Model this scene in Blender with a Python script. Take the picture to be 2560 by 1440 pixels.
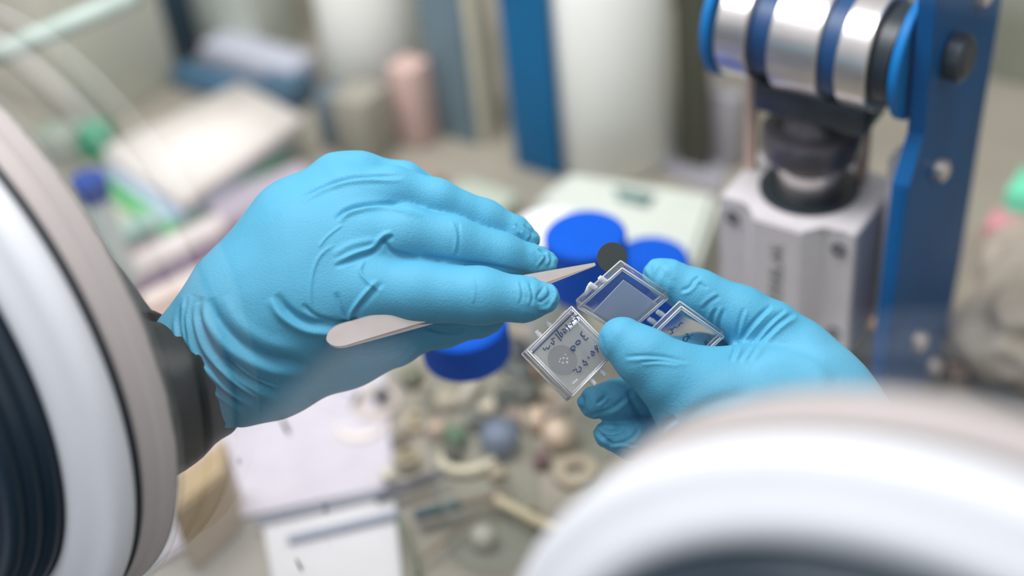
import bpy, bmesh, math, random
import numpy as np
from mathutils import Vector, Matrix
random.seed(4)
S = bpy.context.scene
COL = S.collection
for o in list(bpy.data.objects):
    bpy.data.objects.remove(o, do_unlink=True)

# ------------------------------------------------------------------ camera
F = 3495.0                                      # focal length in pixels of a 2560 wide frame
M = np.array([[0.82038549, 0.2948203, -0.48994759],
              [0.56439976, -0.5550049, 0.61108304],
              [-0.09176363, -0.77784996, -0.62171447]])   # columns: camera right, down, forward in world axes
EYE = np.array([0, 0, 0.72])
FOCUS = 0.665
cam = bpy.data.cameras.new('camera')
camo = bpy.data.objects.new('camera', cam)
COL.objects.link(camo)
camo.matrix_world = Matrix(((M[0, 0], -M[0, 1], -M[0, 2], EYE[0]), (M[1, 0], -M[1, 1], -M[1, 2], EYE[1]),
                            (M[2, 0], -M[2, 1], -M[2, 2], EYE[2]), (0, 0, 0, 1)))
cam.sensor_width = 36
cam.lens = F / 2560 * 36
cam.clip_start = 0.01
cam.dof.use_dof = True
cam.dof.focus_distance = FOCUS
cam.dof.aperture_fstop = 2.3
S.camera = camo

# ------------------------------------------------------------------ light
W = bpy.data.worlds.new('lab_light')
S.world = W
W.use_nodes = True
bg = W.node_tree.nodes['Background']
bg.inputs[0].default_value = (0.93, 0.965, 1.0, 1)
bg.inputs[1].default_value = 0.72


def area(name, loc, aim, sx, sy, watt, col=(1, 1, 1)):
    l = bpy.data.lights.new(name, 'AREA')
    l.shape = 'RECTANGLE'
    l.size = sx
    l.size_y = sy
    l.energy = watt
    l.color = col
    o = bpy.data.objects.new(name, l)
    COL.objects.link(o)
    o.location = loc
    d = Vector(aim) - Vector(loc)
    o.rotation_euler = d.to_track_quat('-Z', 'Y').to_euler()
    return o


area('glovebox_lamp', (-0.6, 0.46, 1.2), (-0.72, 0.95, 0.1), 1.2, 0.35, 15.0, (1, 0.98, 0.94))
area('lab_ceiling_lamp', (-0.7, -0.1, 1.8), (-0.5, 0.1, 0.0), 1.5, 0.7, 8.0, (0.93, 0.97, 1.0))
S.view_settings.view_transform = 'Standard'
S.view_settings.look = 'None'
S.view_settings.exposure = 0.25
S.view_settings.gamma = 1.0
S.view_settings.use_curve_mapping = False


# ------------------------------------------------------------------ placement helpers
def cw(v):
    return Vector(M @ np.asarray(v, float) + EYE)


def P(px, py, d):
    """world point seen at a pixel of the 2560x1440 photograph, d metres in front of the camera"""
    return cw(((px - 1280) / F * d, (py - 720) / F * d, d))


def G(px, py, z=0.0):
    """world point seen at a pixel on the horizontal plane of height z"""
    r = M @ np.array([(px - 1280) / F, (py - 720) / F, 1.0])
    t = (z - EYE[2]) / r[2]
    return Vector(EYE + r * t)


NRM = Vector((0, -0.98544, 0.17)).normalized()      # outward normal of the sloping window
PORT_L = Vector((-0.52847, 0.24299, 0.32322))
PORT_R = Vector((-0.04907, 0.24299, 0.32322))


# ------------------------------------------------------------------ materials
def s2l(c):
    return tuple((x / 255 / 12.92) if x / 255 <= .04045 else ((x / 255 + .055) / 1.055) ** 2.4 for x in c)


def mat(name, rgb, rough=0.5, metal=0.0, vary=0.06, scale=40, bump=0.0, bscale=300, coat=0.0, trans=0.0, alpha=1.0, spec=0.5):
    m = bpy.data.materials.new(name)
    m.use_nodes = True
    nt = m.node_tree
    b = nt.nodes['Principled BSDF']
    c = s2l(rgb)
    tc = nt.nodes.new('ShaderNodeTexCoord')
    n = nt.nodes.new('ShaderNodeTexNoise')
    n.inputs['Scale'].default_value = scale
    n.inputs['Detail'].default_value = 4
    nt.links.new(tc.outputs['Object'], n.inputs['Vector'])
    r = nt.nodes.new('ShaderNodeMapRange')
    r.inputs[1].default_value = 0.3
    r.inputs[2].default_value = 0.7
    r.inputs[3].default_value = 1 - vary
    r.inputs[4].default_value = 1 + vary
    nt.links.new(n.outputs['Fac'], r.inputs[0])
    mx = nt.nodes.new('ShaderNodeVectorMath')
    mx.operation = 'SCALE'
    mx.inputs[0].default_value = c
    nt.links.new(r.outputs[0], mx.inputs['Scale'])
    nt.links.new(mx.outputs[0], b.inputs['Base Color'])
    b.inputs['Roughness'].default_value = rough
    b.inputs['Metallic'].default_value = metal
    b.inputs['Coat Weight'].default_value = coat
    b.inputs['Transmission Weight'].default_value = trans
    b.inputs['Alpha'].default_value = alpha
    b.inputs['Specular IOR Level'].default_value = spec
    if bump:
        n2 = nt.nodes.new('ShaderNodeTexNoise')
        n2.inputs['Scale'].default_value = bscale
        n2.inputs['Detail'].default_value = 3
        nt.links.new(tc.outputs['Object'], n2.inputs['Vector'])
        bp = nt.nodes.new('ShaderNodeBump')
        bp.inputs['Strength'].default_value = bump
        bp.inputs['Distance'].default_value = 0.0005
        nt.links.new(n2.outputs['Fac'], bp.inputs['Height'])
        nt.links.new(bp.outputs[0], b.inputs['Normal'])
    return m


def clear(name, tint=(1, 1, 1), fac=0.9, gloss=0.6, rough=0.03, milk=(0.9, 0.92, 0.95), milkf=0.1, ior=1.5):
    """thin clear plastic or glass: see-through, Fresnel reflection and a little milkiness"""
    m = bpy.data.materials.new(name)
    m.use_nodes = True
    nt = m.node_tree
    nt.nodes.clear()
    out = nt.nodes.new('ShaderNodeOutputMaterial')
    t = nt.nodes.new('ShaderNodeBsdfTransparent')
    t.inputs[0].default_value = (*tint, 1)
    d = nt.nodes.new('ShaderNodeBsdfDiffuse')
    d.inputs[0].default_value = (*milk, 1)
    g = nt.nodes.new('ShaderNodeBsdfGlossy')
    g.inputs['Roughness'].default_value = rough
    fr = nt.nodes.new('ShaderNodeFresnel')
    ge = nt.nodes.new('ShaderNodeNewGeometry')      # same outer-air Fresnel on the back faces of the thin sheet
    mr = nt.nodes.new('ShaderNodeMapRange')
    mr.inputs[3].default_value = ior
    mr.inputs[4].default_value = 1 / ior
    nt.links.new(ge.outputs['Backfacing'], mr.inputs[0])
    nt.links.new(mr.outputs[0], fr.inputs[0])
    mu = nt.nodes.new('ShaderNodeMath')
    mu.operation = 'MULTIPLY'
    mu.inputs[1].default_value = gloss
    nt.links.new(fr.outputs[0], mu.inputs[0])
    m1 = nt.nodes.new('ShaderNodeMixShader')
    m1.inputs[0].default_value = milkf
    m2 = nt.nodes.new('ShaderNodeMixShader')
    nt.links.new(t.outputs[0], m1.inputs[1])
    nt.links.new(d.outputs[0], m1.inputs[2])
    nt.links.new(mu.outputs[0], m2.inputs[0])
    nt.links.new(m1.outputs[0], m2.inputs[1])
    nt.links.new(g.outputs[0], m2.inputs[2])
    nt.links.new(m2.outputs[0], out.inputs[0])
    return m


M_NITRILE = mat('blue_nitrile', (76, 158, 192), 0.6, vary=0.05, scale=25, bump=0.5, bscale=1100, spec=0.35)
M_HEM = mat('blue_nitrile_hem', (40, 146, 190), 0.55, vary=0.05, scale=30, bump=0.2, bscale=700, spec=0.4)
M_BLACKRUB = mat('black_rubber', (10, 26, 30), 0.42, vary=0.25, scale=30, bump=0.3, bscale=120, spec=0.15)
M_CUFFRUB = mat('black_cuff_rubber', (22, 40, 54), 0.33, vary=0.15, scale=30)
M_WHITE = mat('white_plastic', (228, 229, 235), 0.35, vary=0.01)
M_FLANGE = mat('warm_grey_flange', (192, 182, 180), 0.5, vary=0.02)
M_STEEL = mat('brushed_steel', (214, 208, 206), 0.3, 0.9, vary=0.05, scale=60)
M_TWEEZ = mat('satin_steel', (226, 214, 210), 0.36, 0.75, vary=0.03, scale=200)
M_ALU = mat('satin_aluminium', (208, 203, 207), 0.42, 0.15, vary=0.03, scale=80)
M_DARKSTEEL = mat('dark_steel', (70, 76, 84), 0.35, 0.7, vary=0.15, scale=60)
M_BLUEP = mat('blue_painted_steel', (0, 80, 138), 0.5, 0.0, vary=0.15, scale=12, spec=0.15)
M_BLUELIGHT = mat('bright_blue_paint', (0, 108, 176), 0.5, vary=0.08, scale=12, spec=0.2)
M_CAP = mat('blue_cap_plastic', (0, 80, 190), 0.55, vary=0.08, scale=30, spec=0.12)
M_BLACK = mat('black_plastic', (20, 32, 42), 0.4, vary=0.1)
M_GRAPH = mat('graphite', (50, 57, 58), 0.75, vary=0.05, scale=600)
M_INK = mat('blue_black_ink', (40, 60, 110), 0.6)
M_INK2 = mat('dark_teal_ink', (20, 78, 120), 0.6)
M_PET = clear('clear_polystyrene', (0.985, 0.99, 1.0), gloss=1.3, rough=0.06, milkf=0.025)
M_PETEDGE = clear('clear_polystyrene_edge', (0.9, 0.93, 0.96), gloss=1.6, rough=0.12, milkf=0.5, milk=(0.97, 0.97, 0.98))
M_GLASS = clear('bottle_glass', (0.95, 0.97, 0.95), gloss=0.8, rough=0.03, milkf=0.04)
M_WINDOW = clear('window_polycarbonate', (0.985, 0.985, 0.99), gloss=1.3, rough=0.02, milkf=0.0, ior=1.5)
M_PETF = clear('frosted_polystyrene', (0.985, 0.99, 1.0), gloss=1.2, rough=0.1, milkf=0.09)
M_GEL = clear('gel_film', (0.8, 0.82, 0.9), gloss=0.6, rough=0.3, milkf=0.75, milk=(0.62, 0.67, 0.82))


# ------------------------------------------------------------------ object helpers
def finish(name, me, m, parent=None, smooth=True, mw=None):
    if m is not None:
        me.materials.append(m)
    if smooth:
        me.polygons.foreach_set('use_smooth', [True] * len(me.polygons))
    o = bpy.data.objects.new(name, me)
    COL.objects.link(o)
    if parent is not None:
        o.parent = parent
    if mw is not None:
        o.matrix_world = mw
    return o


def obj(name, bm, m, parent=None, smooth=False, mw=None, sharp=None):
    bmesh.ops.recalc_face_normals(bm, faces=bm.faces)
    if sharp:
        for e in bm.edges:
            if len(e.link_faces) == 2 and e.calc_face_angle(0) > sharp:
                e.smooth = False
    me = bpy.data.meshes.new(name)
    bm.to_mesh(me)
    bm.free()
    return finish(name, me, m, parent, smooth or bool(sharp), mw)


def tag(o, label, cat, group=None, kind=None):
    o['label'] = label
    o['category'] = cat
    if group:
        o['group'] = group
    if kind:
        o['kind'] = kind
    return o


def thing(name, label, cat, loc=(0, 0, 0), mw=None, group=None):
    o = bpy.data.objects.new(name, None)
    o.empty_display_size = 0.02
    COL.objects.link(o)
    if mw is not None:
        o.matrix_world = mw
    else:
        o.location = loc
    return tag(o, label, cat, group)


def child(name, bm, m, parent, sharp=0.6, label=None):
    """part given in its parent's local coordinates"""
    o = obj(name, bm, m, None, sharp=sharp)
    o.parent = parent
    if label:
        o['label'] = label
    return o


def box(sx, sy, sz, c=(0, 0, 0), bev=0.0, seg=2, bm=None):
    b = bmesh.new() if bm is None else bm
    r = bmesh.ops.create_cube(b, size=1.0)
    vs = r['verts']
    for v in vs:
        v.co = Vector((v.co.x * sx + c[0], v.co.y * sy + c[1], v.co.z * sz + c[2]))
    if bev > 0:
        es = list({e for v in vs for e in v.link_edges})
        bmesh.ops.bevel(b, geom=es, offset=bev, segments=seg, affect='EDGES', profile=0.5)
    return b


def lathe(prof, n=64, bm=None, mtx=None, closed=False):
    """prof: (r, z) points; turned about local z"""
    b = bmesh.new() if bm is None else bm
    rings = []
    for r, z in prof:
        if r < 1e-6:
            v = b.verts.new((0, 0, z))
            rings.append([v])
        else:
            rings.append([b.verts.new((r * math.cos(2 * math.pi * i / n), r * math.sin(2 * math.pi * i / n), z)) for i in range(n)])
    pairs = list(zip(rings, rings[1:])) + ([(rings[-1], rings[0])] if closed else [])
    for a, c in pairs:
        for i in range(n):
            j = (i + 1) % n
            if len(a) == 1 and len(c) == 1:
                continue
            if len(a) == 1:
                b.faces.new((a[0], c[i], c[j]))
            elif len(c) == 1:
                b.faces.new((a[i], a[j], c[0]))
            else:
                b.faces.new((a[i], a[j], c[j], c[i]))
    if mtx is not None:
        vs = [v for rg in rings for v in rg]
        bmesh.ops.transform(b, matrix=mtx, verts=vs)
    return b


def tube(pts, rad, n=10, bm=None, caps=True):
    b = bmesh.new() if bm is None else bm
    pts = [Vector(p) for p in pts]
    if not hasattr(rad, '__len__'):
        rad = [rad] * len(pts)
    rings = []
    up = None
    for i, p in enumerate(pts):
        t = (pts[min(i + 1, len(pts) - 1)] - pts[max(i - 1, 0)]).normalized()
        if up is None:
            up = t.orthogonal().normalized()
        up = (up - t * up.dot(t)).normalized()
        s = t.cross(up)
        rings.append([b.verts.new(p + (up * math.cos(2 * math.pi * k / n) + s * math.sin(2 * math.pi * k / n)) * rad[i]) for k in range(n)])
    for a, c in zip(rings, rings[1:]):
        for k in range(n):
            b.faces.new((a[k], a[(k + 1) % n], c[(k + 1) % n], c[k]))
    if caps:
        b.faces.new(rings[0])
        b.faces.new(rings[-1])
    return b


def prism(poly, z0, z1, bm=None):
    b = bmesh.new() if bm is None else bm
    lo = [b.verts.new((x, y, z0)) for x, y in poly]
    hi = [b.verts.new((x, y, z1)) for x, y in poly]
    n = len(poly)
    b.faces.new(lo)
    b.faces.new(hi)
    for i in range(n):
        b.faces.new((lo[i], lo[(i + 1) % n], hi[(i + 1) % n], hi[i]))
    return b


def slab(quad, ztop, thick, bev=0.002):
    """prism whose top outline is given by photograph pixels on the plane z = ztop; returns bmesh around its base centre and that centre"""
    pts = [G(x, y, ztop) for x, y in quad]
    c = sum(pts, Vector()) / len(pts)
    b = prism([(p.x - c.x, p.y - c.y) for p in pts], 0, thick)
    if bev:
        bmesh.ops.bevel(b, geom=list(b.edges), offset=bev, segments=2, affect='EDGES')
    return b, Vector((c.x, c.y, ztop - thick))


def frame(o, x, y):
    x = x.normalized()
    z = x.cross(y).normalized()
    y = z.cross(x)
    return Matrix(((x.x, y.x, z.x, o.x), (x.y, y.y, z.y, o.y), (x.z, y.z, z.z, o.z), (0, 0, 0, 1)))


# ================================================================== SETTING
def struct(name, bm, m, loc=(0, 0, 0), sharp=None):
    o = obj(name, bm, m, None, sharp=sharp)
    o.location = loc
    o['kind'] = 'structure'
    return o


M_FLOOR = mat('glovebox_floor', (150, 144, 132), 0.5, 0.0, vary=0.12, scale=9)
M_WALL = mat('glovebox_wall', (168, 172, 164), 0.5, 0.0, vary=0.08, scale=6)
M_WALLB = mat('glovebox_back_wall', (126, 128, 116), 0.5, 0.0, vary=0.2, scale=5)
struct('floor', box(1.75, 0.98, 0.01, (-0.6, 0.7, -0.005)), M_FLOOR)
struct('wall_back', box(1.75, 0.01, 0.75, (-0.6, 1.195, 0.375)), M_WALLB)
struct('wall_left', box(0.01, 0.98, 0.75, (-1.48, 0.7, 0.375)), M_WALL)
struct('wall_right', box(0.01, 0.98, 0.75, (0.28, 0.7, 0.375)), M_WALL)

# sloping front window with the two port holes
wmw = frame((PORT_L + PORT_R) / 2, Vector((1, 0, 0)), Vector((0, 0.17, 0.98544)))
cu = bpy.data.curves.new('window_outline', 'CURVE')
cu.dimensions = '2D'
cu.fill_mode = 'BOTH'
cu.extrude = 0.004
s = cu.splines.new('POLY')
s.points.add(3)
for p, (x, y) in zip(s.points, ((-1.18, -0.31), (0.57, -0.31), (0.57, 0.42), (-1.18, 0.42))):
    p.co = (x, y, 0, 1)
s.use_cyclic_u = True
half = (PORT_R - PORT_L).length / 2
for cx in (-half, half):
    s = cu.splines.new('POLY')
    s.points.add(63)
    for i, p in enumerate(s.points):
        a = 2 * math.pi * i / 64
        p.co = (cx + 0.128 * math.cos(a), 0.128 * math.sin(a), 0, 1)
    s.use_cyclic_u = True
tmp = bpy.data.objects.new('tmp', cu)
COL.objects.link(tmp)
me = bpy.data.meshes.new_from_object(tmp.evaluated_get(bpy.context.evaluated_depsgraph_get()))
bpy.data.objects.remove(tmp)
win = finish('window_1', me, M_WINDOW, None, smooth=False, mw=wmw)
for v in me.vertices:
    v.co.z -= 0.0045
win['kind'] = 'structure'

# dark flecks stuck to the window
for k, (px, py, ln, w_, an) in enumerate(((715, 1065, 0.0042, 0.0011, 60), (750, 1412, 0.0034, 0.0009, 62), (599, 1152, 0.0018, 0.0005, 85), (815, 1270, 0.0024, 0.0006, 85))):
    r = M @ np.array([(px - 1280) / F, (py - 720) / F, 1.0])
    t = NRM.dot(PORT_L - Vector(EYE)) / NRM.dot(Vector(r))
    p = Vector(EYE + r * t) - NRM * 0.0018
    b = bmesh.new()
    bmesh.ops.create_icosphere(b, subdivisions=2, radius=1)
    for v in b.verts:
        v.co = Vector((v.co.x * ln, v.co.y * w_ * (1 + .3 * math.sin(v.co.x * 5)), v.co.z * 0.0003))
    a = math.radians(an)
    mw = wmw.to_3x3().to_4x4() @ Matrix.Rotation(-a, 4, 'Z')
    mw.translation = p + NRM * 0.0022
    tag(obj('fleck', b, M_BLACK, None, smooth=True, mw=mw),
        ['large dark fleck on the window just below the left wrist', 'dark fleck on the window near the bottom edge of the view',
         'tiny dark fleck on the window beside the left port', 'faint thin fleck on the window above the lower fleck'][k], 'fleck')


# ================================================================== GLOVE PORTS
def port(c, label, glabel):
    mw = frame(c, Vector((1, 0, 0)), Vector((0, 0.17, 0.98544)))
    t = thing('glove_port', label, 'glove port', mw=mw, group='glove ports on the window')
    R = 0.1456
    child('flange', lathe([(0.128, 0.0), (R, 0.0), (R, 0.0075), (R - 0.0012, 0.0088), (R - 0.0022, 0.0095), (R - 0.0026, 0.0165), (R - 0.0042, 0.0182), (0.128, 0.0185)], 160, closed=True), M_FLANGE, t, 0.5, 'warm grey stepped flange')
    child('window_gasket', lathe([(R, -0.001), (R + 0.003, -0.001), (R + 0.003, 0.0005), (R, 0.001)], 160, closed=True), M_GLASS, t, 0.5, 'clear rim')
    child('o_ring', lathe([(R - 0.0035 + 0.0024 * math.cos(a), 0.0198 + 0.0019 * math.sin(a)) for a in [i * math.pi / 4 for i in range(8)]], 160, closed=True), M_BLACK, t, 1.2, 'thin black o-ring')
    pr = [(0.124, 0.0205), (0.1405, 0.0208), (0.1440, 0.0222), (0.1458, 0.0252), (0.1462, 0.029), (0.1448, 0.033), (0.1420, 0.0352), (0.1392, 0.0362),
          (0.1362, 0.0372), (0.133, 0.0392), (0.1295, 0.0412), (0.1255, 0.0418), (0.1222, 0.0405), (0.1205, 0.038), (0.120, 0.030)]
    child('clamp_ring', lathe(pr, 160, closed=True), M_WHITE, t, 1.3, 'glossy white rounded ring')
    g = thing('glovebox_glove', glabel, 'rubber glove', mw=mw)
    cp = [(0.1212, 0.036)]
    h = 0.040
    for k in range(3):
        cp += [(0.1208 - .003 * k, h + .001), (0.1216 - .003 * k, h + 0.003), (0.1214 - .003 * k, h + 0.0055), (0.1196 - .003 * k, h + 0.0068)]
        h += 0.0068
    cp += [(0.110, h + 0.001), (0.105, h), (0.103, 0.045), (0.1025, 0.0)]
    child('cuff', lathe(cp, 160), M_CUFFRUB, g, 1.0, 'ribbed black cuff')
    return t, g


pL, gL = port(PORT_L, 'white and grey round glove port on the left, beside the hand with tweezers', 'black rubber glovebox glove running from the left port to the wrist')
pR, gR = port(PORT_R, 'large blurred white glove port in the lower right foreground', 'black rubber glovebox glove inside the lower right port')


# ================================================================== HANDS (implicit surface -> mesh)
def seg(Pn, a, b, ra, rb):
    ba = b - a
    t = np.clip(((Pn - a) @ ba) / max(float(ba @ ba), 1e-12), 0, 1).astype(np.float32)
    q = Pn - (a + t[..., None] * ba)
    return np.sqrt((q * q).sum(-1)) - (ra + t * (rb - ra))


def smin(a, b, k):
    h = np.maximum(k - np.abs(a - b), 0) / k
    return np.minimum(a, b) - h * h * k * 0.25


def J(p):
    """(px, py, mm behind the focal plane, radius mm) -> camera-space point, radius"""
    d = 0.67 + p[2] / 1000
    return np.array([(p[0] - 1280) / F * d, (p[1] - 720) / F * d, d], np.float32), p[3] / 1000


def chain(Pn, js, k=0.004):
    f = None
    for a, b in zip(js, js[1:]):
        (pa, ra), (pb, rb) = J(a), J(b)
        s_ = seg(Pn, pa, pb, ra, rb)
        f = s_ if f is None else smin(f, s_, k)
    return f


def hand_mesh(body, fingers, h=0.0011, kb=0.010, kf=0.0016, cut=None):
    allj = [J(j) for c in body + [f[0] for f in fingers] for j in c]
    lo = np.min([p - r for p, r in allj], 0) - 0.004
    hi = np.max([p + r for p, r in allj], 0) + 0.004
    n = np.ceil((hi - lo) / h).astype(int) + 1
    ax = [lo[i] + h * np.arange(n[i], dtype=np.float32) for i in range(3)]
    Pn = np.stack(np.meshgrid(*ax, indexing='ij'), -1).astype(np.float32)
    fb = None
    for c in body:
        s_ = chain(Pn, c, 0.012)
        fb = s_ if fb is None else smin(fb, s_, 0.014)
    tot = fb
    first = True
    for c, kk in fingers:
        t_ = smin(fb, chain(Pn, c), kk)
        tot = t_ if first else smin(tot, t_, kf)
        first = False
    if cut is not None:                      # open the wrist with a plane
        cp, cn = cut
        tot = np.maximum(tot, (Pn - cp.astype(np.float32)) @ cn.astype(np.float32))
    D = tot
    del Pn
    # naive surface nets
    sgn = D < 0
    cs = [sgn[i:n[0] - 1 + i, j:n[1] - 1 + j, k:n[2] - 1 + k] for i in (0, 1) for j in (0, 1) for k in (0, 1)]
    cnt = sum(c.astype(np.int8) for c in cs)
    act = (cnt > 0) & (cnt < 8)
    idx = -np.ones(act.shape, np.int64)
    cells = np.argwhere(act)
    idx[act] = np.arange(len(cells))
    acc = np.zeros((len(cells), 3))
    num = np.zeros(len(cells))
    cor = [np.array(c) for c in [(0, 0, 0), (1, 0, 0), (0, 1, 0), (1, 1, 0), (0, 0, 1), (1, 0, 1), (0, 1, 1), (1, 1, 1)]]
    for a in range(8):
        for b_ in range(a + 1, 8):
            if np.abs(cor[a] - cor[b_]).sum() != 1:
                continue
            pa, pb = cells + cor[a], cells + cor[b_]
            da = D[pa[:, 0], pa[:, 1], pa[:, 2]]
            db = D[pb[:, 0], pb[:, 1], pb[:, 2]]
            m_ = (da < 0) != (db < 0)
            t_ = np.where(m_, da / np.where(m_, da - db, 1), 0)
            acc += np.where(m_[:, None], cor[a] + t_[:, None] * (cor[b_] - cor[a]), 0)
            num += m_
    V = (cells + acc / num[:, None]) * h + lo
    Q = []
    for axis in range(3):
        o1, o2 = [(1, 2), (2, 0), (0, 1)][axis]
        sl0 = [slice(1, n[i] - 1) for i in range(3)]
        sl1 = list(sl0)
        sl0[axis] = slice(0, n[axis] - 1)
        sl1[axis] = slice(1, n[axis])
        s0, s1 = sgn[tuple(sl0)], sgn[tuple(sl1)]
        e = np.argwhere(s0 != s1)
        base = e + np.array([0 if i == axis else 1 for i in range(3)])
        flip = s0[e[:, 0], e[:, 1], e[:, 2]]
        u = np.zeros(3, int)
        u[o1] = 1
        w = np.zeros(3, int)
        w[o2] = 1
        qs = [idx[tuple((base - d_).T)] for d_ in (u + w, w, np.zeros(3, int), u)]
        q = np.stack(qs, 1)
        q[~flip] = q[~flip][:, ::-1]
        Q.append(q)
    Q = np.concatenate(Q)
    for it in range(4):                      # relax the grid pattern
        E_ = np.concatenate([Q[:, [0, 1]], Q[:, [1, 2]], Q[:, [2, 3]], Q[:, [3, 0]]])
        a_ = np.zeros_like(V)
        c_ = np.bincount(E_[:, 0], minlength=len(V)).astype(float)
        for k in range(3):
            a_[:, k] = np.bincount(E_[:, 0], V[E_[:, 1], k], len(V))
        V = V * 0.45 + (a_ / np.maximum(c_, 1)[:, None]) * 0.55
    return V, Q


def to_mesh(name, V, Q):
    me = bpy.data.meshes.new(name)
    me.vertices.add(len(V))
    me.vertices.foreach_set('co', V.astype(np.float32).ravel())
    me.loops.add(Q.size)
    me.loops.foreach_set('vertex_index', Q.astype(np.int32).ravel())
    me.polygons.add(len(Q))
    me.polygons.foreach_set('loop_start', np.arange(0, Q.size, Q.shape[1], dtype=np.int32))
    me.update(calc_edges=True)
    return me


def subdivide(me):
    o = bpy.data.objects.new('tmp', me)
    COL.objects.link(o)
    md = o.modifiers.new('s', 'SUBSURF')
    md.levels = 1
    me2 = bpy.data.meshes.new_from_object(o.evaluated_get(bpy.context.evaluated_depsgraph_get()))
    bpy.data.objects.remove(o)
    return me2


def wrinkle(V, N, folds):
    """press creases and raise ridges of the glove film; folds: (points, width px, height mm, type)"""
    px = V[:, 0] / V[:, 2] * F + 1280
    py = V[:, 1] / V[:, 2] * F + 720
    vd = V / np.linalg.norm(V, axis=1)[:, None]
    face = np.clip(-(N * vd).sum(1) * 1.6, 0, 1)
    H = np.zeros(len(V))
    for f in folds:
        pts, w, amp, typ = f[:4]
        zr = f[4] if len(f) > 4 else (-1, 9)
        pts = np.array(pts, float)
        # smooth the polyline
        t = np.linspace(0, len(pts) - 1, 8 * len(pts))
        i = np.minimum(t.astype(int), len(pts) - 2)
        fr = t - i
        P0, P1, P2, P3 = pts[np.maximum(i - 1, 0)], pts[i], pts[i + 1], pts[np.minimum(i + 2, len(pts) - 1)]
        fr = fr[:, None]
        sp = 0.5 * (2 * P1 + (P2 - P0) * fr + (2 * P0 - 5 * P1 + 4 * P2 - P3) * fr ** 2 + (3 * P1 - P0 - 3 * P2 + P3) * fr ** 3)
        m_ = (px > sp[:, 0].min() - 4 * w) & (px < sp[:, 0].max() + 4 * w) & (py > sp[:, 1].min() - 4 * w) & (py < sp[:, 1].max() + 4 * w)
        m_ &= (V[:, 2] > zr[0]) & (V[:, 2] < zr[1]) & (face > 0)
        ii = np.where(m_)[0]
        if len(ii) == 0:
            continue
        q = np.stack([px[ii], py[ii]], 1)
        best = np.full(len(ii), 1e9)
        sd = np.zeros(len(ii))
        par = np.zeros(len(ii))
        for k in range(len(sp) - 1):
            a, b_ = sp[k], sp[k + 1]
            ab = b_ - a
            tt = np.clip(((q - a) @ ab) / max(ab @ ab, 1e-9), 0, 1)
            r = q - (a + tt[:, None] * ab)
            d = np.hypot(r[:, 0], r[:, 1])
            c = d < best
            best = np.where(c, d, best)
            sd = np.where(c, np.sign(ab[0] * r[:, 1] - ab[1] * r[:, 0]) * d, sd)
            par = np.where(c, (k + tt) / (len(sp) - 1), par)
        tap = np.clip(np.sin(np.pi * np.clip(par, 0, 1)) * 1.6, 0, 1)
        u = sd / w
        if typ == 'g':
            prof = -np.exp(-u * u)
        elif typ == 'r':
            prof = np.exp(-u * u)
        elif typ == 'f':        # fold: groove with a raised lip beside it
            prof = -np.exp(-u * u) + 0.75 * np.exp(-(u - 1.7) ** 2 / 1.2)
        else:                   # the other side
            prof = -np.exp(-u * u) + 0.75 * np.exp(-(u + 1.7) ** 2 / 1.2)
        H[ii] += prof * tap * amp / 1000 * face[ii]
    return H


def noise3(V, sc, seed):
    r = np.random.default_rng(seed)
    o = np.zeros(len(V))
    for k in range(14):
        d = r.normal(size=3)
        d /= np.linalg.norm(d)
        o += np.sin((V @ d) * sc * r.uniform(.6, 1.7) + r.uniform(0, 6.28))
    return o / 14 ** .5


def build_hand(name, body, fingers, folds, cut, seed, label, tips):
    V, Q = hand_mesh(body, fingers, cut=cut)
    me = subdivide(to_mesh(name, V, Q))
    n = len(me.vertices)
    V = np.empty(n * 3, np.float32)
    me.vertices.foreach_get('co', V)
    V = V.reshape(-1, 3).astype(float)
    N = np.empty(n * 3, np.float32)
    me.vertices.foreach_get('normal', N)
    N = N.reshape(-1, 3).astype(float)
    cen = V.mean(0)
    H = wrinkle(V, N, folds)
    H += noise3(V, 110, seed) * 0.00022 + noise3(V, 320, seed + 1) * 0.00006
    # loose film at the fingertips: small puckers and flat pinched seam
    for t in tips:
        p, r = J(t)
        d = np.linalg.norm(V - p, axis=1)
        w = np.exp(-(d / (r * 1.5)) ** 2)
        H += w * noise3(V, 900, seed + int(t[0])) * 0.00042
    V = V + N * H[:, None]
    Wd = V @ M.T + EYE
    org = cw(cen)
    me.vertices.foreach_set('co', (Wd - np.array(org)).astype(np.float32).ravel())
    me.update()
    o = finish(name, me, M_NITRILE, None, True)
    o.location = org
    tag(o, label, 'hand')
    return o


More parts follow.
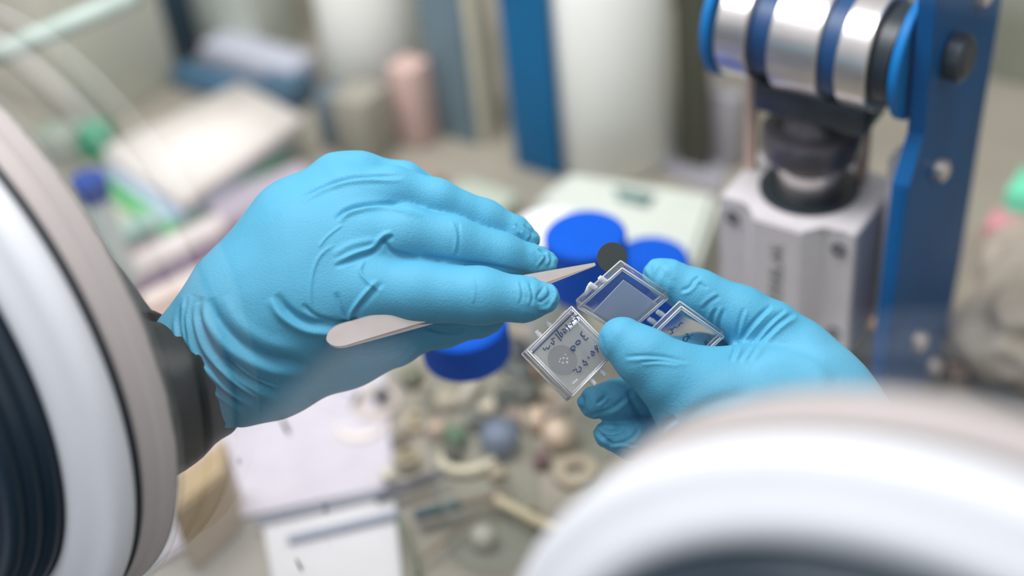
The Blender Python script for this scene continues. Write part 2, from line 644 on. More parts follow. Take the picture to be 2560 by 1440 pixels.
# ---- left hand: back of the hand to the camera, index lowest, pinching the tweezers
LB = [[(530, 915, 14, 31), (610, 850, 12, 32), (700, 760, 12, 31), (800, 700, 10, 26)],
      [(640, 840, 8, 30), (780, 760, 0, 24), (895, 728, -8, 16.5)],
      [(640, 800, 10, 30), (790, 640, 6, 25), (905, 592, 0, 16)],
      [(650, 760, 14, 28), (760, 590, 14, 22), (875, 500, 8, 14.5)],
      [(650, 740, 22, 26), (745, 565, 24, 19), (850, 450, 20, 12)],
      [(560, 900, 18, 31), (690, 915, 22, 21), (860, 880, 26, 15), (985, 862, 26, 9.5)]]
LF = [([(880, 728, -8, 15.8), (1040, 731, -10, 14.6), (1200, 739, -11, 13.2), (1310, 749, -10, 10.4), (1362, 745, -9, 7.4)], 0.009),
      ([(900, 590, 0, 15.5), (1010, 586, -3, 13.6), (1130, 606, 0, 12.2), (1250, 636, 6, 10.6), (1330, 652, 12, 7.6), (1366, 656, 13, 5.8)], 0.008),
      ([(870, 495, 8, 13), (980, 478, 6, 12), (1090, 503, 10, 10.5), (1210, 548, 18, 9.6), (1290, 582, 22, 7.8), (1326, 598, 23, 5.4)], 0.008),
      ([(840, 452, 20, 12.5), (905, 440, 20, 11.4), (1010, 455, 24, 10), (1120, 510, 32, 9), (1190, 560, 38, 7.5)], 0.008),
      ([(900, 868, 26, 13), (1000, 835, 25, 12), (1110, 812, 22, 11), (1200, 800, 17, 8.6), (1232, 795, 15, 6.6)], 0.010)]
LW = [([(745, 502), (800, 470), (860, 448), (920, 441), (1010, 441)], 6, 1.6, 'f'),
      ([(838, 550), (870, 524), (925, 511), (985, 512), (1060, 530)], 6, 1.9, 'f'),
      ([(985, 590), (962, 600), (935, 628), (890, 645), (835, 668)], 6, 1.8, 'f'),
      ([(955, 596), (965, 612), (985, 632), (1050, 645)], 6, 1.5, 'g'),
      ([(830, 640), (880, 612), (950, 598)], 9, 0.8, 'r'),
      ([(1128, 552), (1140, 590), (1134, 640)], 3.5, 0.7, 'r'),
      ([(1145, 552), (1150, 600), (1144, 640)], 4, 0.4, 'g'),
      ([(944, 700), (905, 742), (878, 780), (868, 812)], 5, 1.5, 'r'),
      ([(960, 702), (925, 745), (892, 782), (884, 812)], 6, 1.0, 'g'),
      ([(912, 650), (900, 675), (915, 700), (955, 730)], 5, 0.8, 'r'),
      ([(838, 610), (800, 640), (780, 690), (776, 760), (790, 806)], 4, 0.7, 'r'),
      ([(860, 560), (820, 590), (795, 620)], 3, 0.6, 'r'),
      ([(690, 735), (720, 778), (775, 808), (860, 812), (900, 808)], 11, 2.6, 'f'),
      ([(755, 760), (790, 790), (840, 808)], 6, 1.2, 'g'),
      ([(840, 730), (850, 770), (862, 800)], 6, 0.9, 'g'),
      ([(525, 745), (545, 800), (600, 860), (680, 900), (780, 915)], 15, 2.3, 'f'),
      ([(560, 740), (590, 800), (660, 850), (760, 880)], 17, 1.1, 'r'),
      ([(500, 740), (500, 800), (535, 880), (610, 945), (700, 985)], 10, 1.9, 'f'),
      ([(485, 735), (478, 800), (500, 880), (560, 950), (640, 1010)], 8, 1.8, 'f'),
      ([(470, 740), (462, 800), (470, 860)], 5, 1.1, 'f'),
      ([(455, 770), (448, 820), (470, 890), (540, 970), (620, 1030)], 6, 1.2, 'f'),
      ([(540, 900), (590, 950), (650, 990)], 4, 0.7, 'f'), ([(560, 895), (620, 945), (680, 975)], 4, 0.7, 'f'),
      ([(590, 905), (640, 945), (700, 965)], 4, 0.6, 'f'), ([(520, 905), (570, 965), (630, 1005)], 4, 0.7, 'f'),
      ([(1180, 690), (1186, 720), (1182, 760)], 4, 0.45, 'r'), ([(1300, 700), (1306, 730), (1302, 760)], 4, 0.5, 'f'),
      ([(1322, 702), (1332, 735), (1328, 765)], 4, 0.6, 'f'), ([(1376, 706), (1388, 735), (1372, 766), (1345, 776)], 5, 1.2, 'r'),
      ([(1366, 712), (1374, 735), (1352, 755), (1345, 740), (1366, 712)], 4, 0.9, 'g'),
      ([(1345, 622), (1365, 642), (1345, 672)], 4, 0.9, 'f'), ([(1372, 628), (1380, 650), (1370, 668)], 4, 0.7, 'f'),
      ([(1310, 560), (1330, 585), (1320, 605)], 4, 0.8, 'f'), ([(1290, 560), (1305, 580)], 4, 0.6, 'f'),
      ([(1050, 640), (1150, 655), (1250, 670), (1340, 690)], 6, 1.0, 'g'),
      ([(1060, 815), (1110, 830), (1180, 828)], 6, 1.0, 'f'), ([(950, 935), (1000, 900), (1040, 860)], 7, 1.0, 'f'),
      ([(1010, 872), (960, 885), (900, 880)], 5, 0.9, 'f')]
cutp = np.array(J((508, 935, 14, 0))[0])
cutn = np.array([-0.74, 0.60, 0.30])
cutn /= np.linalg.norm(cutn)
handL = build_hand('gloved_hand', LB, LF, LW, (cutp, cutn), 3, 'left hand in blue nitrile glove pinching steel tweezers, back of hand up',
                   [(1362, 745, -9, 8), (1366, 656, 13, 7), (1326, 598, 23, 7), (1232, 795, 15, 7)])

# ---- right hand: thumb over the boxes, index behind them, other fingers curled
RB = [[(2180, 1330, -20, 31), (2110, 1180, 0, 32), (2020, 1060, 12, 31), (1960, 1010, 14, 27)],
      [(2060, 1100, 10, 30), (2045, 1010, 14, 24), (2025, 935, 16, 17.5)],
      [(2060, 1150, 0, 30), (1900, 1090, 0, 30), (1800, 1080, -2, 27)],
      [(1960, 1030, 4, 28), (1850, 1000, -2, 22), (1750, 980, -6, 19)],
      [(2000, 1080, 26, 26), (1900, 1040, 30, 20)]]
RF = [([(1820, 1040, -6, 24), (1740, 985, -10, 19.5), (1672, 938, -13, 16), (1612, 893, -14, 13.6), (1555, 850, -12, 11.2)], 0.012),
      ([(2030, 940, 16, 18), (1985, 880, 16, 17), (1925, 832, 16, 15.5), (1850, 788, 16, 14), (1740, 734, 16, 11.8), (1668, 698, 16, 9.6), (1642, 686, 16, 7.6)], 0.008),
      ([(2000, 965, 36, 16), (1850, 905, 36, 13.5), (1745, 888, 30, 11), (1660, 893, 24, 9.8), (1612, 900, 20, 8)], 0.008),
      ([(1960, 1000, 38, 15), (1800, 985, 38, 13), (1640, 985, 24, 11.2), (1540, 1000, 14, 9.8), (1486, 1006, 10, 8.0)], 0.006),
      ([(1950, 1060, 34, 14), (1800, 1080, 34, 12), (1680, 1098, 22, 10.6), (1580, 1100, 15, 9.6), (1518, 1086, 13, 6.8)], 0.006)]
RW = [([(1700, 728), (1722, 720), (1738, 700), (1752, 692)], 5, 0.8, 'f'), ([(1770, 720), (1745, 708)], 4, 0.5, 'g'),
      ([(1792, 770), (1778, 800), (1780, 850)], 5, 0.8, 'f'), ([(1812, 770), (1796, 810), (1795, 850)], 5, 0.8, 'f'),
      ([(1800, 740), (1775, 755), (1755, 775)], 5, 0.6, 'f'),
      ([(1825, 905), (1850, 850), (1890, 800), (1930, 762)], 6, 1.4, 'f'), ([(1845, 905), (1885, 850), (1930, 800), (1965, 772)], 6, 1.2, 'f'),
      ([(1865, 903), (1905, 850), (1950, 805), (1990, 782)], 7, 1.3, 'f'), ([(1835, 880), (1845, 820), (1860, 770)], 5, 0.8, 'f'),
      ([(1870, 905), (1960, 870), (2060, 900)], 16, 1.0, 'g'), ([(1880, 915), (2000, 900), (2080, 960)], 22, 0.9, 'r'),
      ([(1560, 893), (1610, 890), (1660, 893), (1720, 905)], 5, 0.7, 'f'), ([(1600, 905), (1650, 903), (1700, 910)], 4, 0.5, 'f'),
      ([(1500, 835), (1506, 860), (1514, 890)], 6, 0.5, 'g'),
      ([(1570, 975), (1585, 1010), (1612, 1060)], 8, 0.9, 'g'),
      ([(1650, 1080), (1665, 1062), (1690, 1045)], 8, 1.5, 'f'), ([(1700, 1060), (1780, 1010), (1880, 985)], 18, 1.0, 'g'),
      ([(1640, 1110), (1700, 1080), (1780, 1060)], 12, 0.9, 'f'),
      ([(1452, 985), (1455, 1010), (1450, 1045)], 6, 1.4, 'f'), ([(1490, 1010), (1505, 1000), (1515, 990)], 4, 0.9, 'f'),
      ([(1470, 1040), (1530, 1020), (1570, 990)], 6, 0.6, 'f'),
      ([(1492, 1075), (1510, 1095), (1530, 1110)], 5, 1.1, 'f'), ([(1500, 1072), (1530, 1078), (1560, 1070)], 4, 0.9, 'f'),
      ([(1545, 1110), (1580, 1095), (1600, 1070)], 5, 0.6, 'f'), ([(1520, 1112), (1560, 1108), (1600, 1118)], 4, 0.6, 'f'),
      ([(1612, 655), (1606, 680), (1622, 705)], 5, 0.9, 'f')]
cutp2 = np.array(J((2150, 1290, -16, 0))[0])
cutn2 = np.array([0.42, 0.85, -0.3])
cutn2 /= np.linalg.norm(cutn2)
handR = build_hand('gloved_hand', RB, RF, RW, (cutp2, cutn2), 9, 'right hand in blue nitrile glove holding the clear sample boxes under its thumb',
                   [(1555, 850, -12, 5), (1642, 686, 16, 7), (1486, 1006, 10, 8), (1518, 1086, 13, 7)])


# ---- glove hems and black sleeves
def loft(cs, n=72, wob=None):
    """closed tube through (centre, normal, radius, squash) rings"""
    b = bmesh.new()
    rings = []
    up = Vector((0.3, -0.5, 0.8))
    m = len(cs)
    for i, (c, nn, r) in enumerate(cs):
        nn = nn.normalized()
        up = (up - nn * up.dot(nn)).normalized()
        s_ = nn.cross(up)
        rg = []
        for k in range(n):
            a = 2 * math.pi * k / n
            rr = r * (1 + (wob(i / (m - 1), a) if wob else 0))
            rg.append(b.verts.new(c + (up * math.cos(a) + s_ * math.sin(a)) * rr))
        rings.append(rg)
    for a, c in zip(rings, rings[1:]):
        for k in range(n):
            b.faces.new((a[k], a[(k + 1) % n], c[(k + 1) % n], c[k]))
    return b


def spline(keys, m):
    """Catmull-Rom through (point, radius) keys"""
    out = []
    K = [(Vector(p), r) for p, r in keys]
    for i in range(m):
        t = i / (m - 1) * (len(K) - 1)
        j = min(int(t), len(K) - 2)
        f = t - j
        g = [K[max(j - 1, 0)], K[j], K[j + 1], K[min(j + 2, len(K) - 1)]]
        w = (-.5 * f ** 3 + f * f - .5 * f, 1.5 * f ** 3 - 2.5 * f * f + 1, -1.5 * f ** 3 + 2 * f * f + .5 * f, .5 * f ** 3 - .5 * f * f)
        out.append((sum((g[q][0] * w[q] for q in range(4)), Vector()), sum(g[q][1] * w[q] for q in range(4))))
    return out


def sleeve(keys, parent, nrm0, wobs):
    pts = spline(keys, 60)
    cs = []
    for i, (p, r) in enumerate(pts):
        t = pts[min(i + 1, 59)][0] - pts[max(i - 1, 0)][0]
        if i > 38:
            t = t.normalized().lerp(NRM, min(1, (i - 38) / 10))
        cs.append((p, t, r))

    def wob(t, a):
        e = min(1, (1 - t) * 5)
        return e * (0.05 * math.sin(3 * a + 7 * t + wobs) + 0.035 * math.sin(26 * t + 2 * math.sin(a + wobs)) + 0.02 * math.sin(55 * t + 3 * math.sin(2 * a) + wobs))
    b = loft(cs, 72, wob)
    inv = parent.matrix_world.inverted()
    bmesh.ops.transform(b, matrix=inv, verts=b.verts)
    return child('sleeve', b, M_BLACKRUB, parent, None, 'wrinkled black rubber sleeve')


bpy.context.view_layer.update()
sl = sleeve([(cw(J((600, 880, 14, 0))[0]), 0.026), (P(520, 925, .685), 0.0295), (P(420, 975, .675), 0.037), (P(290, 990, .680), 0.042), (PORT_L - NRM * 0.055 + Vector((-0.01, 0, -0.03)), 0.045),
             (PORT_L - NRM * 0.02, 0.080), (PORT_L + NRM * 0.005, 0.1024)], gL, None, 0.4)
sr = sleeve([(cw(J((2080, 1150, 4, 0))[0]), 0.027), (P(2190, 1340, .645), 0.030), (P(2290, 1520, .60), 0.042), (P(2370, 1750, .54), 0.07),
             (PORT_R - NRM * 0.02, 0.098), (PORT_R + NRM * 0.005, 0.1024)], gR, None, 2.0)
for s_ in (sl, sr):
    for p in s_.data.polygons:
        p.use_smooth = True


def hem(hand, c, nrm, r, wd):
    nn = Vector(M @ nrm)
    up = nn.orthogonal().normalized()
    sd = nn.cross(up)
    pts = []
    b = bmesh.new()
    n = 96
    rings = []
    for k in range(n):
        a = 2 * math.pi * k / n
        rr = r * (1 + 0.018 * math.sin(3 * a) + 0.01 * math.sin(7 * a + 1))
        d = up * math.cos(a) + sd * math.sin(a)
        cc = c + d * rr + nn * (0.0015 * math.sin(4 * a + 1))
        w2 = wd * (1 + 0.5 * math.sin(2 * a + 0.5))
        rings.append([b.verts.new(cc + d * (0.0011 * math.cos(q)) + nn * (w2 * math.sin(q))) for q in [i * math.pi / 4 for i in range(8)]])
    for i in range(n):
        A, B = rings[i], rings[(i + 1) % n]
        for q in range(8):
            b.faces.new((A[q], A[(q + 1) % 8], B[(q + 1) % 8], B[q]))
    bmesh.ops.transform(b, matrix=Matrix.Translation(-hand.location), verts=b.verts)
    return child('hem', b, M_HEM, hand, 1.5)


hem(handL, cw(cutp), cutn, 0.0315, 0.0016)
hem(handR, cw(cutp2), cutn2, 0.0315, 0.0016)

# ================================================================== TWEEZERS, ELECTRODE DISC
tb = P(832, 846, .6465)
tt_ = P(1501, 657, .6775)
xax = (tt_ - tb).normalized()
vw = -(tb - Vector(EYE)).normalized()
tmw = frame(tb, xax, vw.cross(xax))       # local x along the tweezers, y across, z towards the camera
Lt = (tt_ - tb).length
tw = thing('tweezers', 'steel tweezers with a rounded butt held between gloved index finger and thumb', 'tweezers', mw=tmw)
for sgn_ in (1, -1):
    b = bmesh.new()
    prof = []
    for i in range(121):
        u = i / 120
        if u < 0.06:
            w = 0.0054 * math.sqrt(max(1 - ((0.06 - u) / 0.06) ** 2, 0.02))
        elif u < 0.6:
            w = 0.0054
        else:
            w = 0.0054 + (0.0007 - 0.0054) * ((u - 0.6) / 0.4) ** 0.9
        gap = (0.0004 + 0.0032 * math.sin(math.pi * min(1, u)) ** 0.8)
        prof.append((u * Lt - 0.003, w, gap))
    rows = []
    for x, w, g in prof:
        z0 = sgn_ * g * 0.7
        z1 = z0 + sgn_ * 0.0009
        yo = sgn_ * g * 0.25
        rows.append([b.verts.new((x, yo - w, z0)), b.verts.new((x, yo + w, z0)), b.verts.new((x, yo + w * 0.92, z1)), b.verts.new((x, yo - w * 0.92, z1))])
    for A, B in zip(rows, rows[1:]):
        for q in range(4):
            b.faces.new((A[q], A[(q + 1) % 4], B[(q + 1) % 4], B[q]))
    b.faces.new(rows[0])
    b.faces.new(rows[-1])
    child('arm', b, M_TWEEZ, tw, 0.5)

dc = P(1530, 644, .6785)
zd = (vw + Vector(M @ np.array([0.05, 0.1, 0]))).normalized()
xd = Vector(M[:, 0])
dmw = frame(dc, (xd - zd * xd.dot(zd)), zd.cross(xd))
tag(obj('electrode_disc', lathe([(0, 0.00015), (0.0074, 0.00015), (0.00755, 0), (0.0074, -0.00015), (0, -0.00015)], 64), M_GRAPH, None, mw=dmw, sharp=0.5),
    'dark grey round electrode disc held in the tweezer tips', 'disc')


# ================================================================== SAMPLE BOXES
def pxframe(o, e1, e2, d):
    """origin pixel, two edge vectors (dx px, dy px, dz px) at depth d -> matrix with x = e1, y = e2, z towards the camera; edge lengths"""
    s = d / F
    O = P(o[0], o[1], d)
    A = Vector(M @ (np.array(e1, float) * s))
    B = Vector(M @ (np.array(e2, float) * s))
    mw = frame(O, A, B)
    if (mw.to_3x3() @ Vector((0, 0, 1))).dot(Vector(EYE) - O) < 0:
        mw2 = frame(O, A, -B)
        return mw2, A.length, B.length, -1
    return mw, A.length, B.length, 1


def tray(parent, a, b_, sy, h, t=0.0011, floor_top=False, name='tray', label=None, m=None):
    """shallow clear box a x b_ x h; its open side towards +z unless floor_top"""
    y0, y1 = (0, b_) if sy > 0 else (-b_, 0)
    ym = (y0 + y1) / 2
    fz = -0.0005 if floor_top else -h + 0.0005
    p = child(name, box(a - .002, b_ - .002, 0.001, (a / 2, ym, fz), 0.0004), m or M_PET, parent, 0.5, label)
    r = bmesh.new()
    for (sx, sy_, cx, cy) in ((a, t, a / 2, y0 + t / 2), (a, t, a / 2, y1 - t / 2), (t, b_ - 2 * t, t / 2, ym), (t, b_ - 2 * t, a - t / 2, ym)):
        box(sx, sy_, h, (cx, cy, -h / 2), 0.00035, 2, r)
    rim = obj('rim', r, M_PET, None, sharp=0.5)
    rim.parent = p
    e = bmesh.new()
    for zz in (-0.0003, -h + 0.0003):
        loop = [(0.0004, y0 + .0004), (a - .0004, y0 + .0004), (a - .0004, y1 - .0004), (0.0004, y1 - .0004)]
        for q in range(4):
            tube([(*loop[q], zz), (*loop[(q + 1) % 4], zz)], 0.00042, 6, e)
    lp = [(t + .0003, y0 + t + .0003), (a - t - .0003, y0 + t + .0003), (a - t - .0003, y1 - t - .0003), (t + .0003, y1 - t - .0003)]
    for q in range(4):
        tube([(*lp[q], -0.0003), (*lp[(q + 1) % 4], -0.0003)], 0.0003, 6, e)
    ed = obj('edge', e, M_PETEDGE, None, sharp=1.0)
    ed.parent = p
    return p, y0, y1


def lug(parent, x, y, z=0, s=1.0, name='hinge'):
    b = bmesh.new()
    lathe([(0, -0.0016), (0.0012, -0.0016), (0.0015, 0), (0.0012, 0.0016), (0, 0.0016)], 16, b, Matrix.Translation((x, y, z)) @ Matrix.Rotation(math.pi / 2, 4, 'X') @ Matrix.Scale(s, 4))
    box(0.0022 * s, 0.0012, 0.0018, (x, y + 0.0018, z), 0.0003, 2, b)
    box(0.0022 * s, 0.0012, 0.0018, (x, y - 0.0018, z), 0.0003, 2, b)
    return child(name, b, M_PETEDGE, parent, 0.7)


def local(mw, px, py, z=0.0):
    """point of the plane z=0 of mw seen at a pixel, in the local frame"""
    r = Vector(M @ np.array([(px - 1280) / F, (py - 720) / F, 1.0]))
    n_ = mw.to_3x3() @ Vector((0, 0, 1))
    o = Vector(EYE)
    t = n_.dot(mw.translation + n_ * z - o) / n_.dot(r)
    return mw.inverted() @ (o + r * t)


def ink(parent, mw, strokes, m, name='handwriting', rad=0.00032, z=0.0003, scale=0.2639, ox=1300, oy=640):
    b = bmesh.new()
    for s_ in strokes:
        if len(s_) < 2:
            continue
        pts = []
        for cx, cy in s_:
            q = local(mw, ox + cx * scale, oy + cy * scale)
            pts.append((q.x, q.y, z))
        tube(pts, rad, 6, b)
    return child(name, b, m, parent, 1.0)


def ring_pts(cx, cy, rx, ry=None, n=14, rot=0):
    ry = ry or rx
    return [(cx + rx * math.cos(a) * math.cos(rot) - ry * math.sin(a) * math.sin(rot), cy + rx * math.cos(a) * math.sin(rot) + ry * math.sin(a) * math.cos(rot)) for a in [2 * math.pi * i / n for i in range(n + 1)]]


# closed box in front (lower left), a coated disc inside
mwA, a_, b_, sy = pxframe((1316, 875), (116, -111, 74), (121, 113, 3), .652)
A = thing('sample_box', 'closed clear sample box with blue-black handwriting, held lowest and furthest left', 'sample box', mw=mwA, group='clear sample boxes')
lidA, y0, y1 = tray(A, a_, b_, sy, 0.0035, floor_top=True, name='lid', m=M_PETF)
b = box(a_ - .001, b_ - .001, 0.001, (a_ / 2, (y0 + y1) / 2, -0.0075), 0.0004)
baseA = child('base', b, M_PET, A, 0.5)
r = bmesh.new()
for (sx, sy_, cx, cy) in ((a_, .0011, a_ / 2, y0 + .0006), (a_, .0011, a_ / 2, y1 - .0006), (.0011, b_, .0006, (y0 + y1) / 2), (.0011, b_, a_ - .0006, (y0 + y1) / 2)):
    box(sx, sy_, 0.0040, (cx, cy, -0.0057), 0.0003, 2, r)
w_ = obj('rim', r, M_PET, None, sharp=0.5)
w_.parent = baseA
e = bmesh.new()
loop = [(0.0002, y0 + .0002), (a_ - .0002, y0 + .0002), (a_ - .0002, y1 - .0002), (0.0002, y1 - .0002)]
for q in range(4):
    tube([(*loop[q], -0.0078), (*loop[(q + 1) % 4], -0.0078)], 0.0004, 6, e)
w_ = obj('edge', e, M_PETEDGE, None, sharp=1.0)
w_.parent = baseA
q = local(mwA, 1300 + 520 * .2639, 640 + 1190 * .2639)
for px, py in ((1300 + 700 * .2639, 640 + 1170 * .2639), (1300 + 800 * .2639, 640 + 1085 * .2639), (1300 + 300 * .2639, 640 + 640 * .2639), (1300 + 200 * .2639, 640 + 730 * .2639)):
    q = local(mwA, px, py)
    lug(A, q.x, q.y, -0.003)
ink(A, mwA, [[(215, 872), (232, 893), (250, 868), (268, 884), (280, 850)],
             [(290, 822), (318, 842), (322, 815), (296, 790), (325, 775)],
             [(332, 735), (392, 806)],
             [(345, 700), (372, 745), (395, 776), (402, 745), (378, 722)], [(395, 700), (420, 690), (440, 712), (425, 735), (410, 712)],
             [(430, 650), (470, 702)], [(465, 655), (490, 640), (500, 662), (480, 625), (505, 610)], [(510, 600), (535, 590), (545, 612), (520, 575), (548, 560)],
             [(645, 775), (618, 800), (600, 775), (612, 755), (590, 762), (572, 742), (585, 715)],
             ring_pts(548, 820, 24, 16, rot=-.7), ring_pts(500, 872, 22, 16, rot=-.7), [(505, 900), (520, 893)],
             [(500, 1085), (530, 1070), (540, 1100), (570, 1095), (580, 1062), (555, 1048)],
             [(600, 1030), (640, 1030), (618, 1000), (592, 1005)], [(590, 985), (602, 1000)],
             [(640, 955), (655, 972)],
             ring_pts(690, 925, 12, 18, rot=.4), [(668, 905), (690, 905)],
             [(705, 850), (715, 890)], [(722, 845), (738, 915)], [(715, 885), (735, 875)]], M_INK)
ink(A, mwA, [[(118, 918), (300, 738), (505, 535)]], M_INK, 'marker_line', 0.0004)
ink(A, mwA, [ring_pts(505, 1205, 9, 6, rot=-.7), ring_pts(520, 1190, 9, 6, rot=-.7), ring_pts(536, 1175, 9, 6, rot=-.7)], M_PETEDGE, 'moulded_mark', 0.00012)
pt = [local(mwA, 1300 + x * .2639, 640 + y * .2639) for x, y in ((432, 688), (535, 560), (572, 610), (465, 712))]
child('whited_out_patch', prism([(p.x, p.y) for p in pt], 0.00008, 0.00022), mat('correction_white', (236, 238, 244), 0.6), A, 0.5)
q = local(mwA, 1300 + 405 * .2639, 640 + 985 * .2639, -0.006)
dm = mwA @ Matrix.Translation((q.x, q.y, -0.0062))
dsk = thing('electrode_disc', 'pale spotted grey disc lying inside the closed sample box', 'disc', mw=dm)
child('coating', lathe([(0, 0.0002), (0.0072, 0.0002), (0.0074, 0), (0.0072, -0.0002), (0, -0.0002)], 48), mat('grey_coating', (34, 36, 46), 0.8), dsk, 0.5)
b = bmesh.new()
for (x, y, r_) in ((0.001, 0.0004, .0005), (-0.0005, .0012, .0004), (.0022, -.001, .0005), (-.001, -.001, .0005), (.0008, -.0022, .0006), (-.0018, .0006, .0004), (.003, .001, .0004)):
    lathe([(0, .00035), (r_, .0003), (r_, .0001)], 10, b, Matrix.Translation((x, y, 0)))
child('speck', b, M_PETEDGE, dsk, 0.8)['kind'] = 'stuff'

# open box: tray with a gel film and its lid folded out to the right
mwB, a_, b_, sy = pxframe((1442, 770), (108, -100, -72), (124, 77, 80), .672)
Bx = thing('sample_box', 'open clear sample box with grey gel film and handwritten lid, held behind the thumb', 'sample box', mw=mwB, group='clear sample boxes')
bt, y0, y1 = tray(Bx, a_, b_, sy, 0.006, name='tray')
pt = [local(mwB, *c, -0.0043) for c in ((1559, 701), (1643, 761), (1570, 845), (1482, 782))]
gf = obj('gel_film', prism([(p.x, p.y) for p in pt], -0.0049, -0.0043), M_GEL, None)
gf.parent = bt
mwC, a2, b2, sy2 = pxframe((1596, 868), (100, -104, -60), (113, 82, 62), .672)
C0 = mwB.inverted() @ mwC
lidC = bpy.data.objects.new('lid', None)
y0c, y1c = (0, b2) if sy2 > 0 else (-b2, 0)
b = box(a2 - .002, b2 - .002, 0.001, (a2 / 2, (y0c + y1c) / 2, -0.0045), 0.0004)
t = 0.0011
bmesh.ops.transform(b, matrix=C0, verts=b.verts)
lidC = child('lid', b, M_PET, Bx, 0.5)
r = bmesh.new()
for (sx, sy_, cx, cy) in ((a2, t, a2 / 2, y0c + t / 2), (a2, t, a2 / 2, y1c - t / 2), (t, b2 - 2 * t, t / 2, (y0c + y1c) / 2), (t, b2 - 2 * t, a2 - t / 2, (y0c + y1c) / 2)):
    box(sx, sy_, 0.005, (cx, cy, -0.0025), 0.0003, 2, r)
bmesh.ops.transform(r, matrix=C0, verts=r.verts)
w_ = obj('rim', r, M_PET, None, sharp=0.5)
w_.parent = lidC
e = bmesh.new()
for zz, ins in ((-0.0003, .0004), (-0.0047, .0004), (-.0003, .0014)):
    loop = [(ins, y0c + ins), (a2 - ins, y0c + ins), (a2 - ins, y1c - ins), (ins, y1c - ins)]
    for q in range(4):
        tube([(*loop[q], zz), (*loop[(q + 1) % 4], zz)], 0.0004, 6, e)
bmesh.ops.transform(e, matrix=C0, verts=e.verts)
w_ = obj('edge', e, M_PETEDGE, None, sharp=1.0)
w_.parent = lidC
for px, py in ((1300 + 1330 * .2639, 640 + 545 * .2639), (1300 + 1250 * .2639, 640 + 615 * .2639), (1300 + 690 * .2639, 640 + 285 * .2639), (1300 + 785 * .2639, 640 + 225 * .2639)):
    q = local(mwB, px, py)
    lug(Bx, q.x, q.y, 0.0)
q1, q2, q3 = local(mwB, 1300 + 640 * .2639, 640 + 290 * .2639), local(mwB, 1300 + 590 * .2639, 640 + 410 * .2639), local(mwB, 1300 + 690 * .2639, 640 + 320 * .2639)
child('latch', prism([(q1.x, q1.y), (q2.x, q2.y), (q3.x, q3.y)], -0.0012, -0.0002), M_PETEDGE, Bx, 0.5)
b = bmesh.new()
for s_ in ([(1500, 668), (1525, 630), (1545, 640)], [(1400, 700), (1430, 690), (1450, 730), (1420, 740)], [(1380, 770), (1388, 785)], [(1440, 700), (1470, 672), (1490, 680)],
           [(1640, 745), (1600, 765), (1612, 785), (1585, 740), (1570, 735)], ring_pts(1568, 785, 20, 28, rot=.5), ring_pts(1510, 832, 18, 14),
           [(1620, 870), (1665, 885), (1708, 908)], [(1705, 845), (1740, 880), (1712, 872)], [(1745, 810), (1765, 840), (1750, 850)], [(1755, 800), (1785, 825)], [(1760, 830), (1785, 812)]):
    pts = []
    for cx, cy in s_:
        q = local(mwC, 1300 + cx * .2639, 640 + cy * .2639, -0.0038)
        pts.append((q.x, q.y, -0.0038))
    tube(pts, 0.0003, 6, b)
bmesh.ops.transform(b, matrix=C0, verts=b.verts)
w_ = obj('handwriting', b, M_INK2, None, sharp=1.0)
w_.parent = lidC

# ================================================================== CRIMPING PRESS
fc = P(1943, 562, .865)                      # top middle of the block's front face
PC = Vector((fc.x, fc.y + 0.045, 0))
ZT = fc.z
press = thing('crimping_press', 'blue plated press with silver rollers above an aluminium cylinder block', 'press', PC)


def part(name, bm, m, label=None, sharp=0.6, par=None):
    o = obj(name, bm, m, None, sharp=sharp)
    o.parent = par or press
    if label:
        o['label'] = label
    return o


ZB = ZT - 0.098
fx, cx_, px_, dy = 0.0175, 0.0255, 0.0465, 0.012
q_ = [(-fx, -0.045), (fx, -0.045), (cx_, -0.045 + dy), (px_, -0.045 + dy)]
poly = q_ + [(px_, 0.045 - dy), (cx_, 0.045 - dy), (fx, 0.045), (-fx, 0.045), (-cx_, 0.045 - dy), (-px_, 0.045 - dy), (-px_, -0.045 + dy), (-cx_, -0.045 + dy)]
b = prism(poly, ZB, ZT)
bmesh.ops.bevel(b, geom=list(b.edges), offset=0.0012, segments=2, affect='EDGES')
blk = part('cylinder_block', b, M_ALU, 'satin aluminium block with lengthwise chamfers', 0.5)
for sx in (-1, 1):
    for zz in (ZT - 0.014, ZB + 0.016):
        mtx = Matrix.Translation((sx * 0.0365, -0.0335, zz)) @ Matrix.Rotation(math.pi / 2, 4, 'X')
        part('screw_hole', lathe([(0.0046, 0), (0.0046, 0.0012), (0.0034, 0.0012), (0.0030, -0.003), (0, -0.003)], 24, None, mtx), M_DARKSTEEL, 'dark recessed bolt hole', 0.6, blk)
# lettering up the front face
tc = bpy.data.curves.new('lettering', 'FONT')
tc.body = 'OUTERBLAK'
tc.size = 0.0125
tc.extrude = 0.0002
tc.align_x = 'CENTER'
tc.align_y = 'CENTER'
to = bpy.data.objects.new('tmp', tc)
COL.objects.link(to)
tm = bpy.data.meshes.new_from_object(to.evaluated_get(bpy.context.evaluated_depsgraph_get()))
bpy.data.objects.remove(to)
lt = finish('lettering', tm, mat('grey_lettering', (104, 104, 106), 0.6), None, False)
lt.parent = blk
lt.matrix_basis = Matrix.Translation((0.001, -0.0452, ZT - 0.049)) @ Matrix.Rotation(math.pi / 2, 4, 'X') @ Matrix.Rotation(math.pi / 2, 4, 'Z')
part('bore_seal', lathe([(0.0315, ZT + .0002), (0.0315, ZT + 0.0022), (0.024, ZT + 0.0022), (0.022, ZT + .0006), (0, ZT + .0006)], 64), M_BLACK, 'black ring around the rod')
